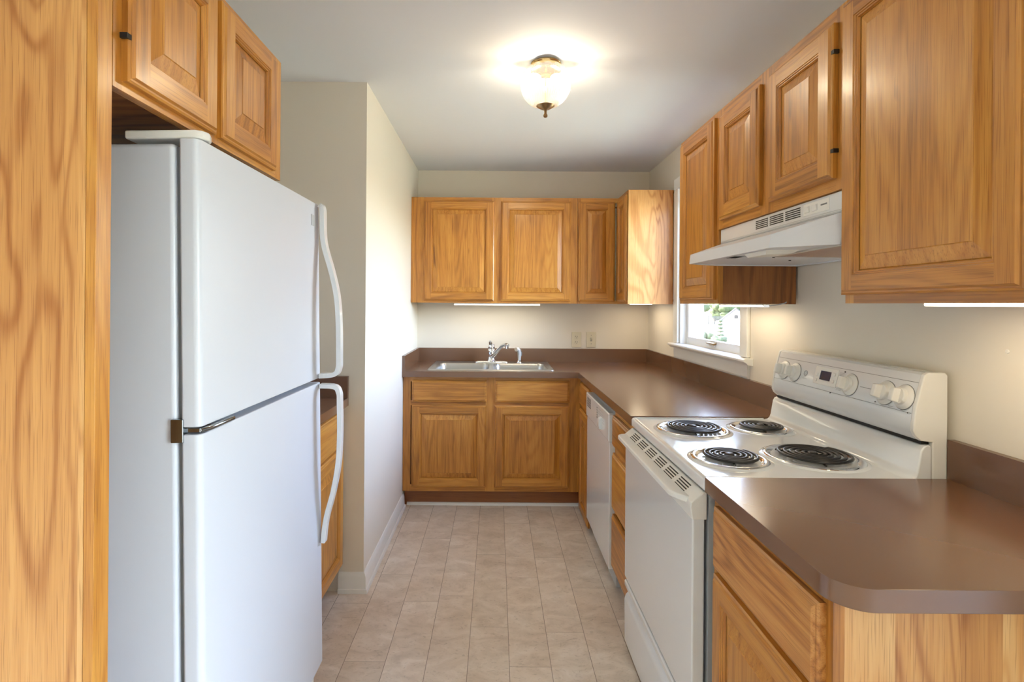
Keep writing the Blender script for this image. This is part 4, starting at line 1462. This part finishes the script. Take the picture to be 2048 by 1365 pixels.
CB = UZ0 + 0.018
strip_light('lit white strip light under the cabinet above the sink', -0.310, 0.322, 3.775, 3.835, UZ0 + 0.004, 'x', STRIP_W)
strip_light('lit strip light under the corner wall cabinet', 1.00, 1.06, 3.50, 3.90, CB, 'y', STRIP_W * 0.8)
ls = strip_light('lit strip light with a loose cord under the cabinet beside the window', 1.045, 1.100, 2.075, 2.430, CB - 0.010, 'y', STRIP_W * 0.6)
cd = MB().tube(smooth_path([(1.072, 2.090, CB - 0.016), (1.07, 2.062, CB - 0.026), (1.10, 2.042, CB - 0.022), (1.135, 2.036, CB - 0.014), (1.145, 2.056, CB - 0.008), (1.095, 2.085, CB - 0.014)], 6), 0.0022, 6)
put('cord', cd, 'greyplastic', ls, angle=60)
strip_light('brightly lit strip light under the large cabinet near the stove', 0.975, 1.030, 0.840, 1.188, CB - 0.004, 'y', STRIP_W * 1.1)

# ------------------------------------------------------------------ ceiling light
LXc, LYc = 0.208, 2.25
cl = thing('ceiling_light', 'ribbed glass ceiling light with brass fittings', 'ceiling light', (LXc, LYc, HC))
c0 = (LXc, LYc, HC)
mb = MB().lathe(c0, [(0.0005, -0.0005), (0.066, -0.0005), (0.0665, -0.004), (0.063, -0.008), (0.0625, -0.024), (0.065, -0.028), (0.066, -0.032), (0.060, -0.034), (0.0005, -0.020)], 48)
put('canopy_ring', mb, 'brass', cl, angle=40)['label'] = 'polished brass ring'


def rib(q, r, h):
    k = 1.0 + 0.026 * math.cos(56 * q) * min(1, max(0, (-h - 0.035) / 0.02)) * min(1, max(0, (0.184 + h) / 0.01))
    top_ = max(0.0, 1 - (-h - 0.030) / 0.012)
    return (r * k + 0.004 * top_ * math.cos(14 * q), h - 0.007 * top_ * math.cos(14 * q))


gp = [(0.094, -0.033), (0.0985, -0.042), (0.1045, -0.056), (0.108, -0.074), (0.1085, -0.090), (0.106, -0.108), (0.100, -0.127), (0.090, -0.146), (0.076, -0.162), (0.060, -0.174), (0.045, -0.181), (0.030, -0.185), (0.012, -0.186)]
put('glass_shade', MB().lathe(c0, gp, 280, rad=rib), 'globe', cl, angle=80)['label'] = 'clear ribbed glass shade with a scalloped rim'
mb = MB().lathe(c0, [(0.004, -0.176), (0.038, -0.178), (0.040, -0.182), (0.034, -0.187), (0.022, -0.194), (0.010, -0.199), (0.006, -0.202), (0.0055, -0.216), (0.008, -0.219), (0.0095, -0.225), (0.0075, -0.231), (0.0005, -0.234)], 28)
put('finial', mb, 'bronze', cl, angle=45)['label'] = 'antique brass finial'
mb = MB()
mb.tube([(LXc, LYc, HC - 0.02), (LXc, LYc, HC - 0.18)], 0.004, 8)
for s in (-1, 1):
    mb.tube([(LXc, LYc, HC - 0.045), (LXc + s * 0.022, LYc, HC - 0.050)], 0.011, 12)
put('stem', mb, 'brass', cl, angle=50)
for s in (-1, 1):
    b = MB().ball((LXc + s * 0.050, LYc, HC - 0.060), 0.030, 0.019, 0.019, 10)
    bo = put('bulb', b, 'bulb', cl, angle=80)
    ld = bpy.data.lights.new('bulb_glow', 'POINT')
    ld.energy = LAMP_W
    ld.shadow_soft_size = 0.012
    ld.color = (1.0, 0.94, 0.86)
    lo = bpy.data.objects.new('bulb_glow', ld)
    COL.objects.link(lo)
    lo.parent = cl
    lo.location = (s * 0.050, 0, -0.0845)

# ------------------------------------------------------------------ what the window looks out on
GZ = -1.5
struct('ground', MB().box(XD + 0.5, 140, -60, 220, GZ - 0.2, GZ), 'lawn', smooth=False)


def at(u, D, z):
    return Vector(((u - 991.0) / 1035.0 * D, D, z))


SD = 42.0
c0 = at(1444, SD, GZ)
sh = thing('shed', 'white gabled shed seen through the window', 'shed', c0)
Lx, Wy, EH, PH = 2.0, 3.0, 1.72, 2.60
x0, y0 = c0.x, c0.y
mb = MB()
mb.prism([(x0, GZ), (x0 + Lx, GZ), (x0 + Lx, GZ + EH), (x0 + Lx / 2, GZ + PH), (x0, GZ + EH)], 'y', y0, y0 + Wy)
put('wall', mb, 'siding', sh, smooth=False)
for sgn in (-1, 1):
    xm_, xe = x0 + Lx / 2, x0 + Lx / 2 + sgn * (Lx / 2 + 0.16)
    ze = GZ + EH - 0.14
    put('roof_slope', MB().prism([(xm_, GZ + PH + 0.005), (xe, ze + 0.005), (xe, ze + 0.11), (xm_, GZ + PH + 0.11)], 'y', y0 - 0.22, y0 + Wy + 0.2), 'roofing', sh, smooth=False)
sh.rotation_euler = (0, 0, -math.atan2(c0.x, c0.y))
put('vent', MB().box(x0 + Lx / 2 - 0.14, x0 + Lx / 2 + 0.14, y0 - 0.03, y0, GZ + EH + 0.12, GZ + EH + 0.42), 'dark', sh, smooth=False)


def blob(mb, c, r, n=9):
    k = len(mb.v)
    mb.ball((0, 0, 0), 1, 1, 1, n)
    ph = [RND.uniform(0, 6.28) for _ in range(6)]
    for i in range(k, len(mb.v)):
        p = mb.v[i]
        d = 1 + 0.16 * math.sin(4 * p.x + ph[0]) * math.sin(5 * p.y + ph[1]) + 0.12 * math.sin(9 * p.z + ph[2] + 3 * p.x) + RND.uniform(-0.06, 0.06)
        mb.v[i] = Vector((c[0] + p.x * r[0] * d, c[1] + p.y * r[1] * d, c[2] + p.z * r[2] * d))


def tree(u, D, h, r, label):
    b = at(u, D, GZ)
    t = thing('tree', label, 'tree', b, 'trees beyond the yard fence')
    put('trunk', MB().tube([b, b + Vector((0.1, 0, h * 0.5)), b + Vector((0, 0.1, h * 0.75))], [0.28, 0.2, 0.1], 10), 'bark', t)
    mb = MB()
    for k in range(14):
        q = RND.uniform(0, 6.28)
        rr = r * RND.uniform(0.1, 0.75)
        zz = h * RND.uniform(0.16, 0.85)
        s = r * RND.uniform(0.35, 0.6)
        blob(mb, b + Vector((rr * math.cos(q), rr * math.sin(q), zz)), (s, s, s * 0.9))
    put('crown', mb, 'leaf', t, smooth=True, angle=80)


tree(1396, 88, 5.2, 1.5, 'leafy tree behind the yard fence nearest the window jamb')
tree(1428, 96, 6.2, 1.9, 'leafy tree behind the yard fence between its two neighbours')
tree(1449, 90, 5.4, 1.6, 'leafy tree rising just behind the white shed')
tree(1474, 97, 7.0, 2.1, 'leafy tree above the roof of the white shed')

fe = thing('fence', 'dark slatted fence across the far end of the yard', 'fence', at(1420, 78, GZ))
a, b = at(1392, 78, GZ), at(1452, 78, GZ)
n = 5
for k in range(n + 1):
    p = a.lerp(b, k / n)
    put('post', MB().box(p.x - 0.06, p.x + 0.06, p.y - 0.06, p.y + 0.06, GZ, GZ + 1.35), 'chain', fe, smooth=False)
mb = MB()
for z in (0.25, 1.22):
    mb.box(a.x, b.x, a.y - 0.02, a.y + 0.02, GZ + z, GZ + z + 0.06)
for k in range(40):
    x = a.x + (b.x - a.x) * (k + 0.5) / 40
    mb.box(x - 0.03, x + 0.03, a.y - 0.015, a.y + 0.015, GZ + 0.08, GZ + 1.28)
put('slats', mb, 'chain', fe, smooth=False)


def bush(u, D, r, label, z=0.8):
    b = at(u, D, GZ)
    mb = MB()
    for k in range(6):
        q = RND.uniform(0, 6.28)
        s = r * RND.uniform(0.5, 0.75)
        blob(mb, b + Vector((0.5 * r * math.cos(q), 0.5 * r * math.sin(q), s * 0.75)), (s, s, s * z), 8)
    o = put('bush', mb, 'shrub', None, angle=80, loc=b)
    tag(o, label, 'bush')


bush(1410, 43.5, 0.62, 'round green bush alone in the pale yard')
bush(1437, 40.5, 0.48, 'low green bush at the foot of the dark tiered shape')
b = at(1440, 41.2, GZ)  # dark tiers stand in for unidentified stripes at the shed corner
mb = MB()
for k in range(5):
    blob(mb, b + Vector((0, 0, 0.55 + k * 0.28)), (0.30 - k * 0.035, 0.30 - k * 0.035, 0.10), 7)
ts = thing('dark_tiers', 'tiered dark stand-in for the stripes at the corner of the white shed', 'shrub', b)
put('stem', MB().tube([b, b + Vector((0, 0, 1.7))], 0.03, 8), 'bark', ts)
put('tiers', mb, 'shrub', ts, angle=80)
